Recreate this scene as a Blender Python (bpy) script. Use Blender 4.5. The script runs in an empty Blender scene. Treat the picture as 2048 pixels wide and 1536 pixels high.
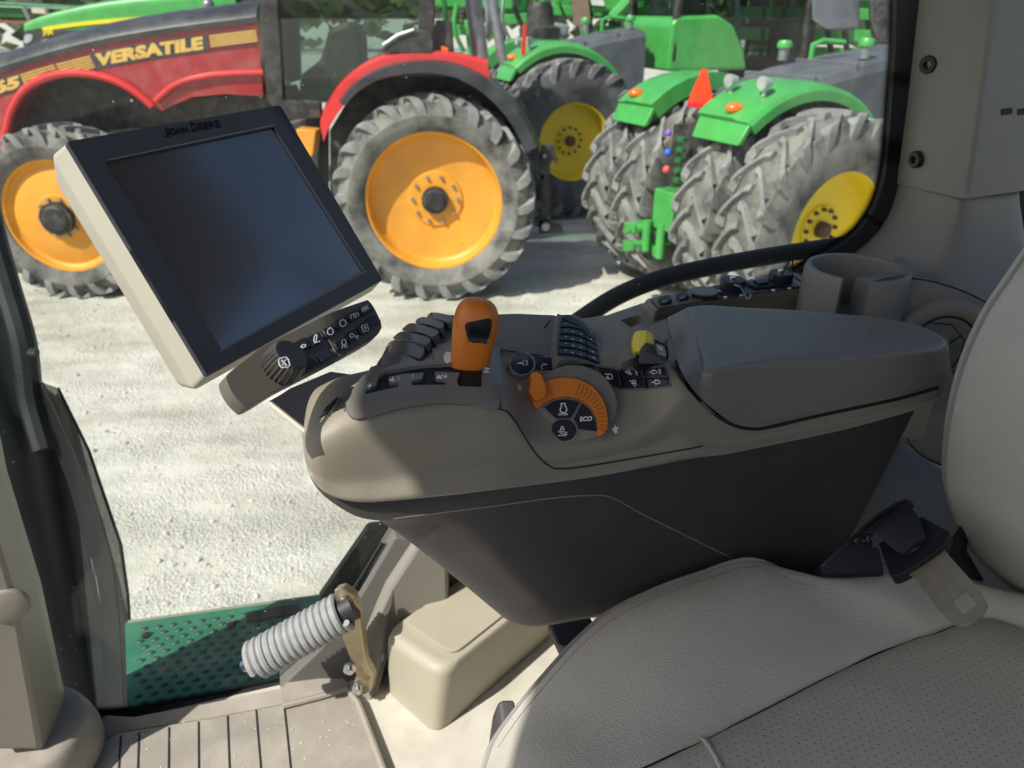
import bpy, bmesh, math, random
from mathutils import Vector, Matrix, noise
from mathutils.bvhtree import BVHTree
from mathutils.geometry import delaunay_2d_cdt
random.seed(7)
R = math.radians
SC = bpy.context.scene
COL = SC.collection
# ---------------------------------------------------------------- camera / survey frame
CAM = Vector((0, 0, 2.85)); PITCH = R(26.5); FPX = 1500.0
CP, SP = math.cos(PITCH), math.sin(PITCH)
A = R(17.0)
E1 = Vector((math.cos(A), math.sin(A), 0)); E2 = Vector((-math.sin(A), math.cos(A), 0)); EZ = Vector((0, 0, 1))
def ray(px, py):
    cx = (px-1024)/FPX; cy = -(py-768)/FPX
    return Vector((cx, CP+cy*SP, -SP+cy*CP))
def at(px, py, d): return CAM+ray(px, py)*d
def onplane(px, py, p, n):
    r = ray(px, py); return CAM+r*((p-CAM).dot(n)/r.dot(n))
def onV(px, py, v): return onplane(px, py, CAM+E2*v, E2)
def onU(px, py, u): return onplane(px, py, CAM+E1*u, E1)
def onZ(px, py, z): return onplane(px, py, Vector((0, 0, z)), EZ)
def onY(px, py, y): return onplane(px, py, Vector((0, y, 0)), Vector((0, 1, 0)))
def cab(u, v, z): return E1*u+E2*v+Vector((0, 0, z))
def lerp(a, b, t): return a+(b-a)*t
# ---------------------------------------------------------------- objects
WPOS = {}
def tag(o, label=None, cat=None, group=None, kind=None):
    if label: o['label'] = label
    if cat: o['category'] = cat
    if group: o['group'] = group
    if kind: o['kind'] = kind
    return o
def thing(name, label, cat, loc, group=None):
    o = bpy.data.objects.new(name, None); COL.objects.link(o)
    o.location = loc; o.empty_display_size = .05
    WPOS[o.name] = Vector(loc)
    return tag(o, label, cat, group)
def obj(name, bm, mat, parent=None, smooth=True, sub=0, bev=0, bseg=2, angle=35, origin=None, flip=True):
    if flip: bmesh.ops.recalc_face_normals(bm, faces=bm.faces)
    w = WPOS[parent.name] if parent else (Vector(origin) if origin is not None else Vector((0, 0, 0)))
    if w.length: bmesh.ops.translate(bm, verts=bm.verts, vec=-w)
    me = bpy.data.meshes.new(name); bm.to_mesh(me); bm.free()
    for m in (mat if isinstance(mat, (list, tuple)) else [mat]): me.materials.append(m)
    if smooth:
        for p in me.polygons: p.use_smooth = True
    o = bpy.data.objects.new(name, me); COL.objects.link(o)
    if parent: o.parent = parent
    else: o.location = w
    WPOS[o.name] = w
    if bev:
        m = o.modifiers.new('bevel', 'BEVEL'); m.width = bev; m.segments = bseg; m.limit_method = 'ANGLE'; m.angle_limit = R(angle)
        m.harden_normals = False
    if sub:
        m = o.modifiers.new('sub', 'SUBSURF'); m.levels = sub; m.render_levels = sub
    if smooth and not sub:
        m = o.modifiers.new('wn', 'WEIGHTED_NORMAL'); m.keep_sharp = True
        try: me.set_sharp_from_angle(angle=R(angle))
        except Exception: pass
    return o
def copy_tree(o, parent=None):
    c = o.copy(); COL.objects.link(c)
    WPOS[c.name] = WPOS.get(o.name, Vector((0, 0, 0)))
    if parent: c.parent = parent
    for ch in list(o.children): copy_tree(ch, c)
    return c
# ---------------------------------------------------------------- mesh helpers (each adds to a bmesh)
def NB(): return bmesh.new()
def add_prism(bm, pts, vec, mi=0):
    a = [bm.verts.new(p) for p in pts]; b = [bm.verts.new(Vector(p)+vec) for p in pts]
    n = len(a); fs = [bm.faces.new(a), bm.faces.new(b[::-1])]
    for i in range(n): fs.append(bm.faces.new((a[i], b[i], b[(i+1) % n], a[(i+1) % n])))
    for f in fs: f.material_index = mi
    return fs
def add_box(bm, c, ax, ay, az, mi=0):
    c = Vector(c)
    add_prism(bm, [c-ax-ay-az, c+ax-ay-az, c+ax+ay-az, c-ax+ay-az], az*2, mi)
def add_abox(bm, c, sx, sy, sz, mi=0):
    add_box(bm, c, Vector((sx/2, 0, 0)), Vector((0, sy/2, 0)), Vector((0, 0, sz/2)), mi)
def frame_of(d):
    d = d.normalized(); up = EZ if abs(d.z) < .95 else Vector((1, 0, 0))
    s = d.cross(up).normalized(); return s, s.cross(d).normalized()
def add_tube(bm, pts, r, seg=10, closed=False, caps=True, mi=0):
    pts = [Vector(p) for p in pts]; n = len(pts); rings = []; prev = None
    for i, p in enumerate(pts):
        a = pts[(i-1) % n] if (closed or i > 0) else p
        b = pts[(i+1) % n] if (closed or i < n-1) else p
        d = (b-a)
        if d.length < 1e-9: d = Vector((0, 0, 1))
        d.normalize()
        if prev is None: s, t = frame_of(d)
        else:
            s = prev-d*prev.dot(d)
            s = s.normalized() if s.length > 1e-6 else frame_of(d)[0]
            t = s.cross(d).normalized()
        prev = s
        rr = r[i] if isinstance(r, (list, tuple)) else r
        rings.append([bm.verts.new(p+(s*math.cos(2*math.pi*k/seg)+t*math.sin(2*math.pi*k/seg))*rr) for k in range(seg)])
    for i in range(n if closed else n-1):
        q, w = rings[i], rings[(i+1) % n]
        for k in range(seg):
            f = bm.faces.new((q[k], q[(k+1) % seg], w[(k+1) % seg], w[k])); f.material_index = mi
    if caps and not closed:
        bm.faces.new(rings[0]).material_index = mi; bm.faces.new(rings[-1][::-1]).material_index = mi
def add_lathe(bm, prof, o, axis, seg=32, mi=0, closed=False):
    """prof: list of (radius, height along axis)"""
    axis = axis.normalized(); s, t = frame_of(axis); rings = []
    for r, h in prof:
        if r < 1e-6: rings.append([bm.verts.new(o+axis*h)])
        else: rings.append([bm.verts.new(o+axis*h+(s*math.cos(2*math.pi*k/seg)+t*math.sin(2*math.pi*k/seg))*r) for k in range(seg)])
    m = len(rings)
    for i in range(m if closed else m-1):
        q, w = rings[i], rings[(i+1) % m]
        for k in range(seg):
            k2 = (k+1) % seg
            if len(q) == 1 and len(w) == 1: continue
            if len(q) == 1: f = bm.faces.new((q[0], w[k2], w[k]))
            elif len(w) == 1: f = bm.faces.new((q[k], q[k2], w[0]))
            else: f = bm.faces.new((q[k], q[k2], w[k2], w[k]))
            f.material_index = mi
def add_loft(bm, rings, closed=True, cap=True, mi=0):
    vs = [[bm.verts.new(p) for p in rg] for rg in rings]; n = len(vs[0])
    for i in range(len(vs)-1):
        for k in range(n if closed else n-1):
            f = bm.faces.new((vs[i][k], vs[i][(k+1) % n], vs[i+1][(k+1) % n], vs[i+1][k])); f.material_index = mi
    if cap and closed:
        bm.faces.new(vs[0][::-1]).material_index = mi; bm.faces.new(vs[-1]).material_index = mi
    return vs
def smooth_loft(bm, rings, ns=5, nu=4, cap=True):
    R2 = [catmull(r, ns, True) for r in rings]
    cols = [catmull([r[k] for r in R2], nu) for k in range(len(R2[0]))]
    add_loft(bm, [[c[i] for c in cols] for i in range(len(cols[0]))], cap=cap)
def add_ico(bm, c, r, sub=1, scale=(1, 1, 1)):
    m = Matrix.Translation(c) @ Matrix.Diagonal((scale[0], scale[1], scale[2], 1))
    bmesh.ops.create_icosphere(bm, subdivisions=sub, radius=r, matrix=m)
def prism_obj(name, pts, vec, mat, parent=None, **k):
    bm = NB(); add_prism(bm, pts, vec); return obj(name, bm, mat, parent, **k)
def catmull(pts, n=6, closed=False):
    out = []; m = len(pts); P = [Vector(p) if len(p) == 3 else Vector((p[0], p[1], 0)) for p in pts]
    for i in range(m if closed else m-1):
        p0 = P[(i-1) % m] if closed or i > 0 else P[i]
        p1 = P[i]; p2 = P[(i+1) % m]
        p3 = P[(i+2) % m] if closed or i+2 < m else p2
        for k in range(n):
            t = k/n
            out.append(.5*((2*p1)+(p2-p0)*t+(2*p0-5*p1+4*p2-p3)*t*t+(3*p1-p0-3*p2+p3)*t**3))
    if not closed: out.append(P[-1])
    return out
def cm2(pts, n=6, closed=False): return [(p.x, p.y) for p in catmull(pts, n, closed)]
# ---------------------------------------------------------------- surfaces that details are laid on
class Surf:
    """a survey surface: the visible skin of already built meshes"""
    def __init__(self, objs):
        bpy.context.view_layer.update(); dg = bpy.context.evaluated_depsgraph_get(); vs = []; fs = []
        for o in objs:
            e = o.evaluated_get(dg); me = e.to_mesh(); b = len(vs); mw = o.matrix_world
            vs += [mw @ v.co for v in me.vertices]; fs += [[b+i for i in p.vertices] for p in me.polygons]; e.to_mesh_clear()
        self.t = BVHTree.FromPolygons(vs, fs)
    def __call__(self, px, py):
        r = ray(px, py); h = self.t.ray_cast(CAM, r.normalized())
        if h[0] is None: return None
        n = h[1]
        return h[0], (n if n.dot(r) < 0 else -n)
class Plane:
    def __init__(self, p, n):
        self.p = Vector(p); self.n = Vector(n).normalized()
    def __call__(self, px, py):
        r = ray(px, py); n = self.n
        return onplane(px, py, self.p, n), (n if n.dot(r) < 0 else -n)
def lift(px, py, p, n, off):
    """the point of the same sight line on the skin raised by off"""
    r = ray(px, py)
    if abs(r.normalized().dot(n)) < .22: return p+n*off
    return onplane(px, py, p+n*off, n)
def inpoly(p, poly):
    x, y = p; c = False; j = len(poly)-1
    for i in range(len(poly)):
        xi, yi = poly[i]; xj, yj = poly[j]
        if (yi > y) != (yj > y) and x < (xj-xi)*(y-yi)/(yj-yi)+xi: c = not c
        j = i
    return c
def resample(loop, step):
    out = []
    for i in range(len(loop)):
        a = loop[i]; b = loop[(i+1) % len(loop)]
        n = max(1, int(math.hypot(b[0]-a[0], b[1]-a[1])/step))
        for k in range(n): out.append((a[0]+(b[0]-a[0])*k/n, a[1]+(b[1]-a[1])*k/n))
    return out
def drape(bm, surf, outer, holes=(), step=8, off=.001, thick=.002, mi=0):
    """lay a plate of real thickness with this outline on a surface"""
    loops = [resample(l, step) for l in [outer]+list(holes)]
    V2 = []; ED = []
    for l in loops:
        b = len(V2); V2 += [Vector(p) for p in l]; ED += [(b+i, b+(i+1) % len(l)) for i in range(len(l))]
    xs = [p[0] for p in loops[0]]; ys = [p[1] for p in loops[0]]
    y = min(ys)+step*.5
    while y < max(ys):
        x = min(xs)+step*.5
        while x < max(xs):
            p = (x+random.uniform(-.1, .1)*step, y)
            if inpoly(p, loops[0]) and not any(inpoly(p, h) for h in loops[1:]) and all((Vector(p)-q).length > step*.55 for l in loops for q in map(Vector, l) if abs(q.x-p[0]) < step and abs(q.y-p[1]) < step):
                V2.append(Vector(p))
            x += step
        y += step
    v2, e2, f2, *_ = delaunay_2d_cdt(V2, ED, [], 0, 1e-5)
    hit = {}; miss = []
    for i, p in enumerate(v2):
        h = surf(p.x, p.y)
        if h is None: miss.append(i)
        else: hit[i] = h
    for i in miss:
        if not hit: return
        j = min(hit, key=lambda k: (v2[k]-v2[i]).length)
        pl = hit[j]; hit[i] = (onplane(v2[i].x, v2[i].y, pl[0], pl[1]), pl[1])
    keep = []
    for f in f2:
        c = sum((v2[i] for i in f), Vector((0, 0)))/len(f)
        if inpoly((c.x, c.y), loops[0]) and not any(inpoly((c.x, c.y), h) for h in loops[1:]): keep.append(f)
    top = {}; bot = {}; used = set(i for f in keep for i in f)
    for i in used:
        p, n = hit[i]; q = lift(v2[i].x, v2[i].y, p, n, off); top[i] = bm.verts.new(q); bot[i] = bm.verts.new(q-n*thick)
    cnt = {}
    for f in keep:
        ft = bm.faces.new([top[i] for i in f]); ft.material_index = mi
        fb = bm.faces.new([bot[i] for i in reversed(f)]); fb.material_index = mi
        for a, b in zip(f, list(f[1:])+[f[0]]): cnt.setdefault((min(a, b), max(a, b)), []).append((a, b))
    for k, l in cnt.items():
        if len(l) == 1:
            a, b = l[0]; f = bm.faces.new((top[b], top[a], bot[a], bot[b])); f.material_index = mi
def ribbon_poly(pts, w, closed=False):
    pts = [Vector(p) for p in pts]; n = len(pts); L = []; Rr = []
    for i, p in enumerate(pts):
        d = (pts[min(i+1, n-1)]-pts[max(i-1, 0)])
        d = d.normalized() if d.length else Vector((1, 0))
        s = Vector((-d.y, d.x))*w/2; L.append(tuple(p+s)); Rr.append(tuple(p-s))
    return L+Rr[::-1]
def mark(bm, surf, lines, w=2, off=.0004, thick=.0003, step=14):
    """painted or moulded lines: strips laid on a surface (2-D survey coordinates)"""
    for l in lines:
        ps = []
        for i in range(len(l)-1):
            a, b = Vector(l[i]), Vector(l[i+1]); n = max(1, int((b-a).length/step))
            ps += [a.lerp(b, k/n) for k in range(n)]
        ps.append(Vector(l[-1]))
        prev = None; n = len(ps)
        for i, p in enumerate(ps):
            d = ps[min(i+1, n-1)]-ps[max(i-1, 0)]
            d = d.normalized() if d.length else Vector((1, 0))
            s = Vector((-d.y, d.x))*w/2
            a = surf(*(p+s)); b = surf(*(p-s))
            if a is None or b is None: prev = None; continue
            ta = lift(*(p+s), a[0], a[1], off); tb = lift(*(p-s), b[0], b[1], off)
            cur = [bm.verts.new(ta), bm.verts.new(tb), bm.verts.new(tb-b[1]*thick), bm.verts.new(ta-a[1]*thick)]
            if prev:
                for k in range(4): bm.faces.new((prev[k], prev[(k+1) % 4], cur[(k+1) % 4], cur[k]))
            prev = cur
def circ(cx, cy, rx, ry=None, n=28, a0=0, a1=360, rot=0):
    ry = ry or rx; out = []; full = abs(a1-a0) >= 360
    for k in range(n if full else n+1):
        a = R(a0+(a1-a0)*k/n); x, y = rx*math.cos(a), -ry*math.sin(a)
        c, s = math.cos(R(rot)), math.sin(R(rot)); out.append((cx+x*c-y*s, cy+x*s+y*c))
    return out
def text_geo(s, bold=0.0):
    cu = bpy.data.curves.new('t', 'FONT'); cu.body = s; cu.size = 1; cu.resolution_u = 3; cu.offset = bold
    o = bpy.data.objects.new('t', cu); COL.objects.link(o); bpy.context.view_layer.update()
    me = bpy.data.meshes.new_from_object(o.evaluated_get(bpy.context.evaluated_depsgraph_get()))
    vs = [(v.co.x, v.co.y) for v in me.vertices]; fs = [list(p.vertices) for p in me.polygons]
    bpy.data.objects.remove(o); bpy.data.curves.remove(cu); bpy.data.meshes.remove(me)
    x0 = min(v[0] for v in vs); x1 = max(v[0] for v in vs); y0 = min(v[1] for v in vs); y1 = max(v[1] for v in vs)
    return [((x-x0)/(x1-x0), (y-y0)/(y1-y0)) for x, y in vs], fs
def ptext(bm, surf, s, o, ex, ey, off=.0004, thick=.0003, bold=0.0, mi=0, warp=None):
    """lettering: o = bottom-left, ex = vector along the word, ey = vector up the letters (survey coordinates)"""
    vs, fs = text_geo(s, bold); tv = []; bv = []; cnt = {}
    for x, y in vs:
        if warp: q = warp(x, y)
        else: q = (o[0]+ex[0]*x+ey[0]*y, o[1]+ex[1]*x+ey[1]*y)
        h = surf(*q)
        if h is None: return
        t_ = lift(q[0], q[1], h[0], h[1], off); tv.append(bm.verts.new(t_)); bv.append(bm.verts.new(t_-h[1]*thick))
    for f in fs:
        try:
            a = bm.faces.new([tv[i] for i in f]); a.material_index = mi
            b = bm.faces.new([bv[i] for i in reversed(f)]); b.material_index = mi
        except ValueError: continue
        for p, q in zip(f, f[1:]+f[:1]): cnt.setdefault((min(p, q), max(p, q)), []).append((p, q))
    for k, l in cnt.items():
        if len(l) == 1:
            p, q = l[0]; bm.faces.new((tv[q], tv[p], bv[p], bv[q])).material_index = mi
# ---------------------------------------------------------------- materials
def mat(name, col, rough=.5, spec=.5, metal=0, var=.06, vscale=9, bump=0, bscale=900, bkind='noise', dirt=None, dscale=3, damt=.5, dlo=.45, dhi=.7, coat=0, bdist=.001):
    m = bpy.data.materials.new(name); m.use_nodes = True; nt = m.node_tree; N = nt.nodes; L = nt.links
    b = N['Principled BSDF']; b.inputs['Roughness'].default_value = rough; b.inputs['Metallic'].default_value = metal
    b.inputs['Specular IOR Level'].default_value = spec; b.inputs['Coat Weight'].default_value = coat; b.inputs['Coat IOR'].default_value = 2.6 if name == 'display_glass' else 1.5; b.inputs['Coat Roughness'].default_value = rough*.8 if rough < .3 else .08
    tc = N.new('ShaderNodeTexCoord')
    nz = N.new('ShaderNodeTexNoise'); nz.inputs['Scale'].default_value = vscale; nz.inputs['Detail'].default_value = 5
    L.new(tc.outputs['Object'], nz.inputs['Vector'])
    mr = N.new('ShaderNodeMapRange'); mr.inputs['To Min'].default_value = 1-var*2; mr.inputs['To Max'].default_value = 1+var*2
    mr.inputs['From Min'].default_value = .25; mr.inputs['From Max'].default_value = .75
    L.new(nz.outputs['Fac'], mr.inputs['Value'])
    mx = N.new('ShaderNodeMix'); mx.data_type = 'RGBA'; mx.blend_type = 'MULTIPLY'; mx.inputs['Factor'].default_value = 1
    mx.inputs['A'].default_value = (*col, 1); L.new(mr.outputs['Result'], mx.inputs['B']); out = mx.outputs['Result']
    if dirt:
        n2 = N.new('ShaderNodeTexNoise'); n2.inputs['Scale'].default_value = dscale; n2.inputs['Detail'].default_value = 7; n2.inputs['Roughness'].default_value = .65
        L.new(tc.outputs['Object'], n2.inputs['Vector'])
        m2 = N.new('ShaderNodeMapRange'); m2.inputs['From Min'].default_value = dlo; m2.inputs['From Max'].default_value = dhi; m2.inputs['To Max'].default_value = damt
        L.new(n2.outputs['Fac'], m2.inputs['Value'])
        x2 = N.new('ShaderNodeMix'); x2.data_type = 'RGBA'; x2.inputs['B'].default_value = (*dirt, 1)
        L.new(m2.outputs['Result'], x2.inputs['Factor']); L.new(out, x2.inputs['A']); out = x2.outputs['Result']
    L.new(out, b.inputs['Base Color'])
    rn = N.new('ShaderNodeMapRange'); rn.inputs['To Min'].default_value = max(.02, rough-.06); rn.inputs['To Max'].default_value = min(1, rough+.06)
    L.new(nz.outputs['Fac'], rn.inputs['Value']); L.new(rn.outputs['Result'], b.inputs['Roughness'])
    if bump:
        bp = N.new('ShaderNodeBump'); bp.inputs['Strength'].default_value = bump; bp.inputs['Distance'].default_value = bdist
        if bkind == 'noise':
            t = N.new('ShaderNodeTexNoise'); t.inputs['Detail'].default_value = 2; o = t.outputs['Fac']
        else:
            t = N.new('ShaderNodeTexVoronoi'); t.feature = 'SMOOTH_F1'; t.inputs['Smoothness'].default_value = .35; o = t.outputs['Distance']
            wq = N.new('ShaderNodeTexNoise'); wq.inputs['Scale'].default_value = bscale*.4
            L.new(tc.outputs['Object'], wq.inputs['Vector'])
            vm = N.new('ShaderNodeVectorMath'); vm.operation = 'MULTIPLY_ADD'; vm.inputs[1].default_value = (.0016,)*3
            L.new(wq.outputs['Color'], vm.inputs[0]); L.new(tc.outputs['Object'], vm.inputs[2]); L.new(vm.outputs[0], t.inputs['Vector'])
        t.inputs['Scale'].default_value = bscale
        if bkind == 'noise': L.new(tc.outputs['Object'], t.inputs['Vector'])
        L.new(o, bp.inputs['Height']); L.new(bp.outputs['Normal'], b.inputs['Normal'])
    return m
def glassmat(name, tint, gloss=.06, rough=0.0, dust=0.0):
    m = bpy.data.materials.new(name); m.use_nodes = True; nt = m.node_tree; N = nt.nodes; L = nt.links
    N.remove(N['Principled BSDF']); out = N['Material Output']
    tr = N.new('ShaderNodeBsdfTransparent'); tr.inputs['Color'].default_value = (*tint, 1)
    gl = N.new('ShaderNodeBsdfGlossy'); gl.inputs['Roughness'].default_value = rough
    fr = N.new('ShaderNodeLayerWeight'); fr.inputs['Blend'].default_value = .12
    mr = N.new('ShaderNodeMath'); mr.operation = 'MULTIPLY_ADD'; mr.inputs[1].default_value = .22; mr.inputs[2].default_value = gloss*.3
    L.new(fr.outputs['Fresnel'], mr.inputs[0])
    mx = N.new('ShaderNodeMixShader'); L.new(mr.outputs[0], mx.inputs['Fac']); L.new(tr.outputs[0], mx.inputs[1]); L.new(gl.outputs[0], mx.inputs[2])
    res = mx.outputs[0]
    if dust:
        tc = N.new('ShaderNodeTexCoord'); df = N.new('ShaderNodeBsdfDiffuse'); df.inputs['Color'].default_value = (.75, .75, .72, 1)
        vo = N.new('ShaderNodeTexVoronoi'); vo.inputs['Scale'].default_value = 42; vo.inputs['Randomness'].default_value = 1
        L.new(tc.outputs['Object'], vo.inputs['Vector'])
        nz = N.new('ShaderNodeTexNoise'); nz.inputs['Scale'].default_value = 4.5; nz.inputs['Detail'].default_value = 5
        L.new(tc.outputs['Object'], nz.inputs['Vector'])
        sx = N.new('ShaderNodeSeparateColor'); L.new(vo.outputs['Color'], sx.inputs[0])
        rad = N.new('ShaderNodeMath'); rad.operation = 'MULTIPLY'; rad.inputs[1].default_value = .085; L.new(sx.outputs[0], rad.inputs[0])
        lt = N.new('ShaderNodeMath'); lt.operation = 'LESS_THAN'; L.new(vo.outputs['Distance'], lt.inputs[0]); L.new(rad.outputs[0], lt.inputs[1])
        hz = N.new('ShaderNodeMapRange'); hz.inputs['From Min'].default_value = .38; hz.inputs['From Max'].default_value = .75; hz.inputs['To Min'].default_value = .0; hz.inputs['To Max'].default_value = dust*.035
        L.new(nz.outputs['Fac'], hz.inputs['Value'])
        ad = N.new('ShaderNodeMath'); ad.operation = 'MULTIPLY_ADD'; ad.inputs[1].default_value = dust; L.new(lt.outputs[0], ad.inputs[0]); L.new(hz.outputs['Result'], ad.inputs[2])
        m2 = N.new('ShaderNodeMixShader'); L.new(ad.outputs[0], m2.inputs['Fac']); L.new(res, m2.inputs[1]); L.new(df.outputs[0], m2.inputs[2]); res = m2.outputs[0]
    L.new(res, out.inputs['Surface']); return m
def dotmat(name, col, pitch, rfun, rough=.5, ex=None, ey=None):
    """perforated or dot-printed sheet: see-through between (or through) a grid of dots laid on the sheet's UV map; v runs from open to solid"""
    m = bpy.data.materials.new(name); m.use_nodes = True; nt = m.node_tree; N = nt.nodes; L = nt.links
    b = N['Principled BSDF']; b.inputs['Base Color'].default_value = (*col, 1); b.inputs['Roughness'].default_value = rough
    uv = N.new('ShaderNodeUVMap'); sp = N.new('ShaderNodeSeparateXYZ'); L.new(uv.outputs[0], sp.inputs[0])
    def M(op, a, bb=None):
        n = N.new('ShaderNodeMath'); n.operation = op
        for i, x in enumerate((a, bb)):
            if x is None: continue
            if isinstance(x, (int, float)): n.inputs[i].default_value = x
            else: L.new(x, n.inputs[i])
        return n.outputs[0]
    xs = M('DIVIDE', sp.outputs[0], pitch); ys = M('DIVIDE', sp.outputs[1], pitch)
    row = M('FLOOR', ys); xs = M('ADD', xs, M('MULTIPLY', row, .5))
    fx = M('SUBTRACT', M('FRACT', xs), .5); fy = M('SUBTRACT', M('FRACT', ys), .5)
    d = M('SQRT', M('ADD', M('MULTIPLY', fx, fx), M('MULTIPLY', fy, fy)))
    rad = rfun(M, sp)
    op = M('LESS_THAN', d, rad)
    if name.startswith('mesh'): op = M('SUBTRACT', 1.0, op)
    L.new(op, b.inputs['Alpha']); return m
# ================================================================ light, sky, camera
SUN = Vector((-.47, -.44, .74)).normalized()
W = bpy.data.worlds.new('World'); SC.world = W; W.use_nodes = True
wn = W.node_tree.nodes; bg = wn['Background']
sky = wn.new('ShaderNodeTexSky'); sky.sky_type = 'NISHITA'; sky.sun_disc = False
sky.sun_elevation = math.asin(SUN.z); sky.sun_rotation = math.atan2(SUN.x, SUN.y); sky.altitude = 200; sky.air_density = 1.0; sky.dust_density = 3; sky.ozone_density = 1
W.node_tree.links.new(sky.outputs[0], bg.inputs[0]); bg.inputs[1].default_value = .105
sl = bpy.data.lights.new('sun', 'SUN'); sl.energy = 4.7; sl.angle = R(.53); sl.color = (1, .95, .87)
so = bpy.data.objects.new('sun', sl); COL.objects.link(so); so.rotation_euler = SUN.to_track_quat('Z', 'Y').to_euler(); so.location = SUN*20
cd = bpy.data.cameras.new('camera'); cam = bpy.data.objects.new('camera', cd); COL.objects.link(cam); SC.camera = cam
cam.location = CAM; cam.rotation_euler = (R(90)-PITCH, 0, 0); cd.sensor_width = 36; cd.lens = 36*FPX/2048; cd.clip_start = .02; cd.clip_end = 2000
cd.dof.use_dof = True; cd.dof.focus_distance = .86; cd.dof.aperture_fstop = 7.5
SC.view_settings.view_transform = 'Standard'; SC.view_settings.look = 'None'; SC.view_settings.exposure = .29; SC.view_settings.gamma = 1
SC.render.film_transparent = False
try:
    SC.cycles.use_denoising = True; SC.cycles.max_bounces = 10; SC.cycles.diffuse_bounces = 5; SC.cycles.transparent_max_bounces = 16
    SC.cycles.sample_clamp_indirect = 6
except Exception: pass
# ================================================================ materials of the cab
mTan = mat('tan_plastic', (.245, .221, .168), .5, bump=.3, bscale=1000, var=.05, dirt=(.34, .32, .27), dscale=16, damt=.25, dlo=.5, dhi=.75)
mDark = mat('charcoal_plastic', (.054, .049, .049), .52, bump=.6, bscale=800, var=.06, dirt=(.10, .098, .095), dscale=12, damt=.3, dlo=.52, dhi=.78)
mGrey = mat('grey_plastic', (.172, .165, .145), .38, bump=.1, bscale=1500, var=.04)
mPad = mat('pad_plastic', (.178, .166, .145), .34, spec=.9, bump=.7, bscale=620, bkind='vor', var=.04)
mBlack = mat('black_plastic', (.012, .013, .016), .42, var=.05)
mKey = mat('key_black', (.014, .017, .024), .33, var=.05)
mSlot = mat('slot_black', (.006, .006, .007), .7)
mSeam = mat('seam_dark', (.02, .02, .02), .8)
mOrange = mat('orange_plastic', (.68, .19, .018), .38, var=.03, bump=.05, bscale=1500)
mYellowK = mat('yellow_knob', (.72, .62, .08), .4, var=.03)
mWhite = mat('white_print', (.85, .86, .88), .6, var=0)
mGold = mat('cream_print', (.8, .75, .62), .6, var=0)
mPillar = mat('pillar_trim', (.25, .232, .19), .5, bump=.1, bscale=1500, var=.03)
mSide = mat('side_trim', (.24, .23, .20), .5, bump=.1, bscale=1500, var=.03)
mFloor = mat('floor_vinyl', (.55, .53, .455), .6, bump=.25, bscale=500, var=.05, dirt=(.36, .33, .27), dscale=14, damt=.45)
mMat = mat('floor_rubber', (.29, .265, .225), .65, bump=.35, bscale=500, var=.07, dirt=(.42, .39, .33), dscale=13, damt=.6)
mBox = mat('box_plastic', (.38, .355, .275), .55, bump=.08, bscale=1200, var=.03, dirt=(.36, .32, .25), dscale=5, damt=.25)
mSteel = mat('plated_steel', (.30, .31, .31), .68, spec=.3, metal=0, var=.08, vscale=60)
mBrush = mat('brass_steel', (.47, .40, .28), .4, metal=.7, var=.06, vscale=90, bump=.08, bscale=700)
mBolt = mat('bolt_steel', (.75, .75, .74), .2, metal=1)
mRubber = mat('rubber_black', (.02, .021, .023), .55, var=.1, bump=.1, bscale=700)
mBeige = mat('display_case', (.38, .365, .295), .5, bump=.25, bscale=1300, var=.03)
mBezel = mat('display_bezel', (.016, .019, .027), .5, bump=.1, bscale=1500, var=.03)
mScreen = mat('display_glass', (.004, .006, .011), .2, spec=1.0, var=0, coat=1)
mWeb = mat('belt_webbing', (.018, .021, .03), .75, bump=.8, bscale=700)
GREEN = (.06, .36, .075)
mGlass = glassmat('window_glass', (.95, .97, .955), .05, dust=.45)

# ================================================================ own tractor cab
cabo = thing('tractor_cab', 'beige tractor cab interior with tinted side window, trimmed corner posts and roof', 'tractor cab', cab(.3, .6, 1.6))
Gp = lambda px, py, v=1.16: onV(px, py, v)
# roof and front windscreen header
bm = NB(); add_prism(bm, [cab(-1.25, -.72, 3.6), cab(1.5, -.72, 3.6), cab(1.5, 1.30, 3.6), cab(-.58, 1.30, 3.6), cab(-.70, .65, 3.6), cab(-.805, .246, 3.6), cab(-.857, .116, 3.6), cab(-.95, -.025, 3.6), cab(-1.1, -.3, 3.6)], Vector((0, 0, .05)))
obj('roof', bm, mDark, cabo, bev=.03)
# floor
bm = NB(); add_prism(bm, [cab(-.95, -.72, 1.60), cab(1.75, -.72, 1.60), cab(1.75, 1.165, 1.60), cab(-.95, 1.165, 1.60)], Vector((0, 0, .05)))
obj('floor_panel', bm, mFloor, cabo)
# rear wall panel and left rear post, out of the picture to the right
bm = NB(); add_prism(bm, [cab(1.75, -.72, 1.6), cab(1.75, 1.2, 1.6), cab(1.75, 1.2, 2.35), cab(1.75, -.72, 2.6)], E1*.06)
obj('rear_panel', bm, mSide, cabo, bev=.01)
# unseen panels at door and cowl, added to block sky and bounce light
bm = NB(); add_prism(bm, [cab(-.95, -.74, 1.6), cab(1.75, -.74, 1.6), cab(1.75, -.74, 2.62), cab(-.2, -.74, 2.62), cab(-.95, -.74, 2.45)], E2*-.06); obj('door_light_block', bm, mSide, cabo, bev=.01)
bm = NB(); add_prism(bm, [cab(-.97, -.74, 1.6), cab(-.97, .9, 1.6), cab(-.97, .9, 2.05), cab(-.97, .45, 2.2), cab(-.97, -.74, 2.35)], E1*-.06); obj('cowl_light_block', bm, mSide, cabo, bev=.01)
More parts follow.
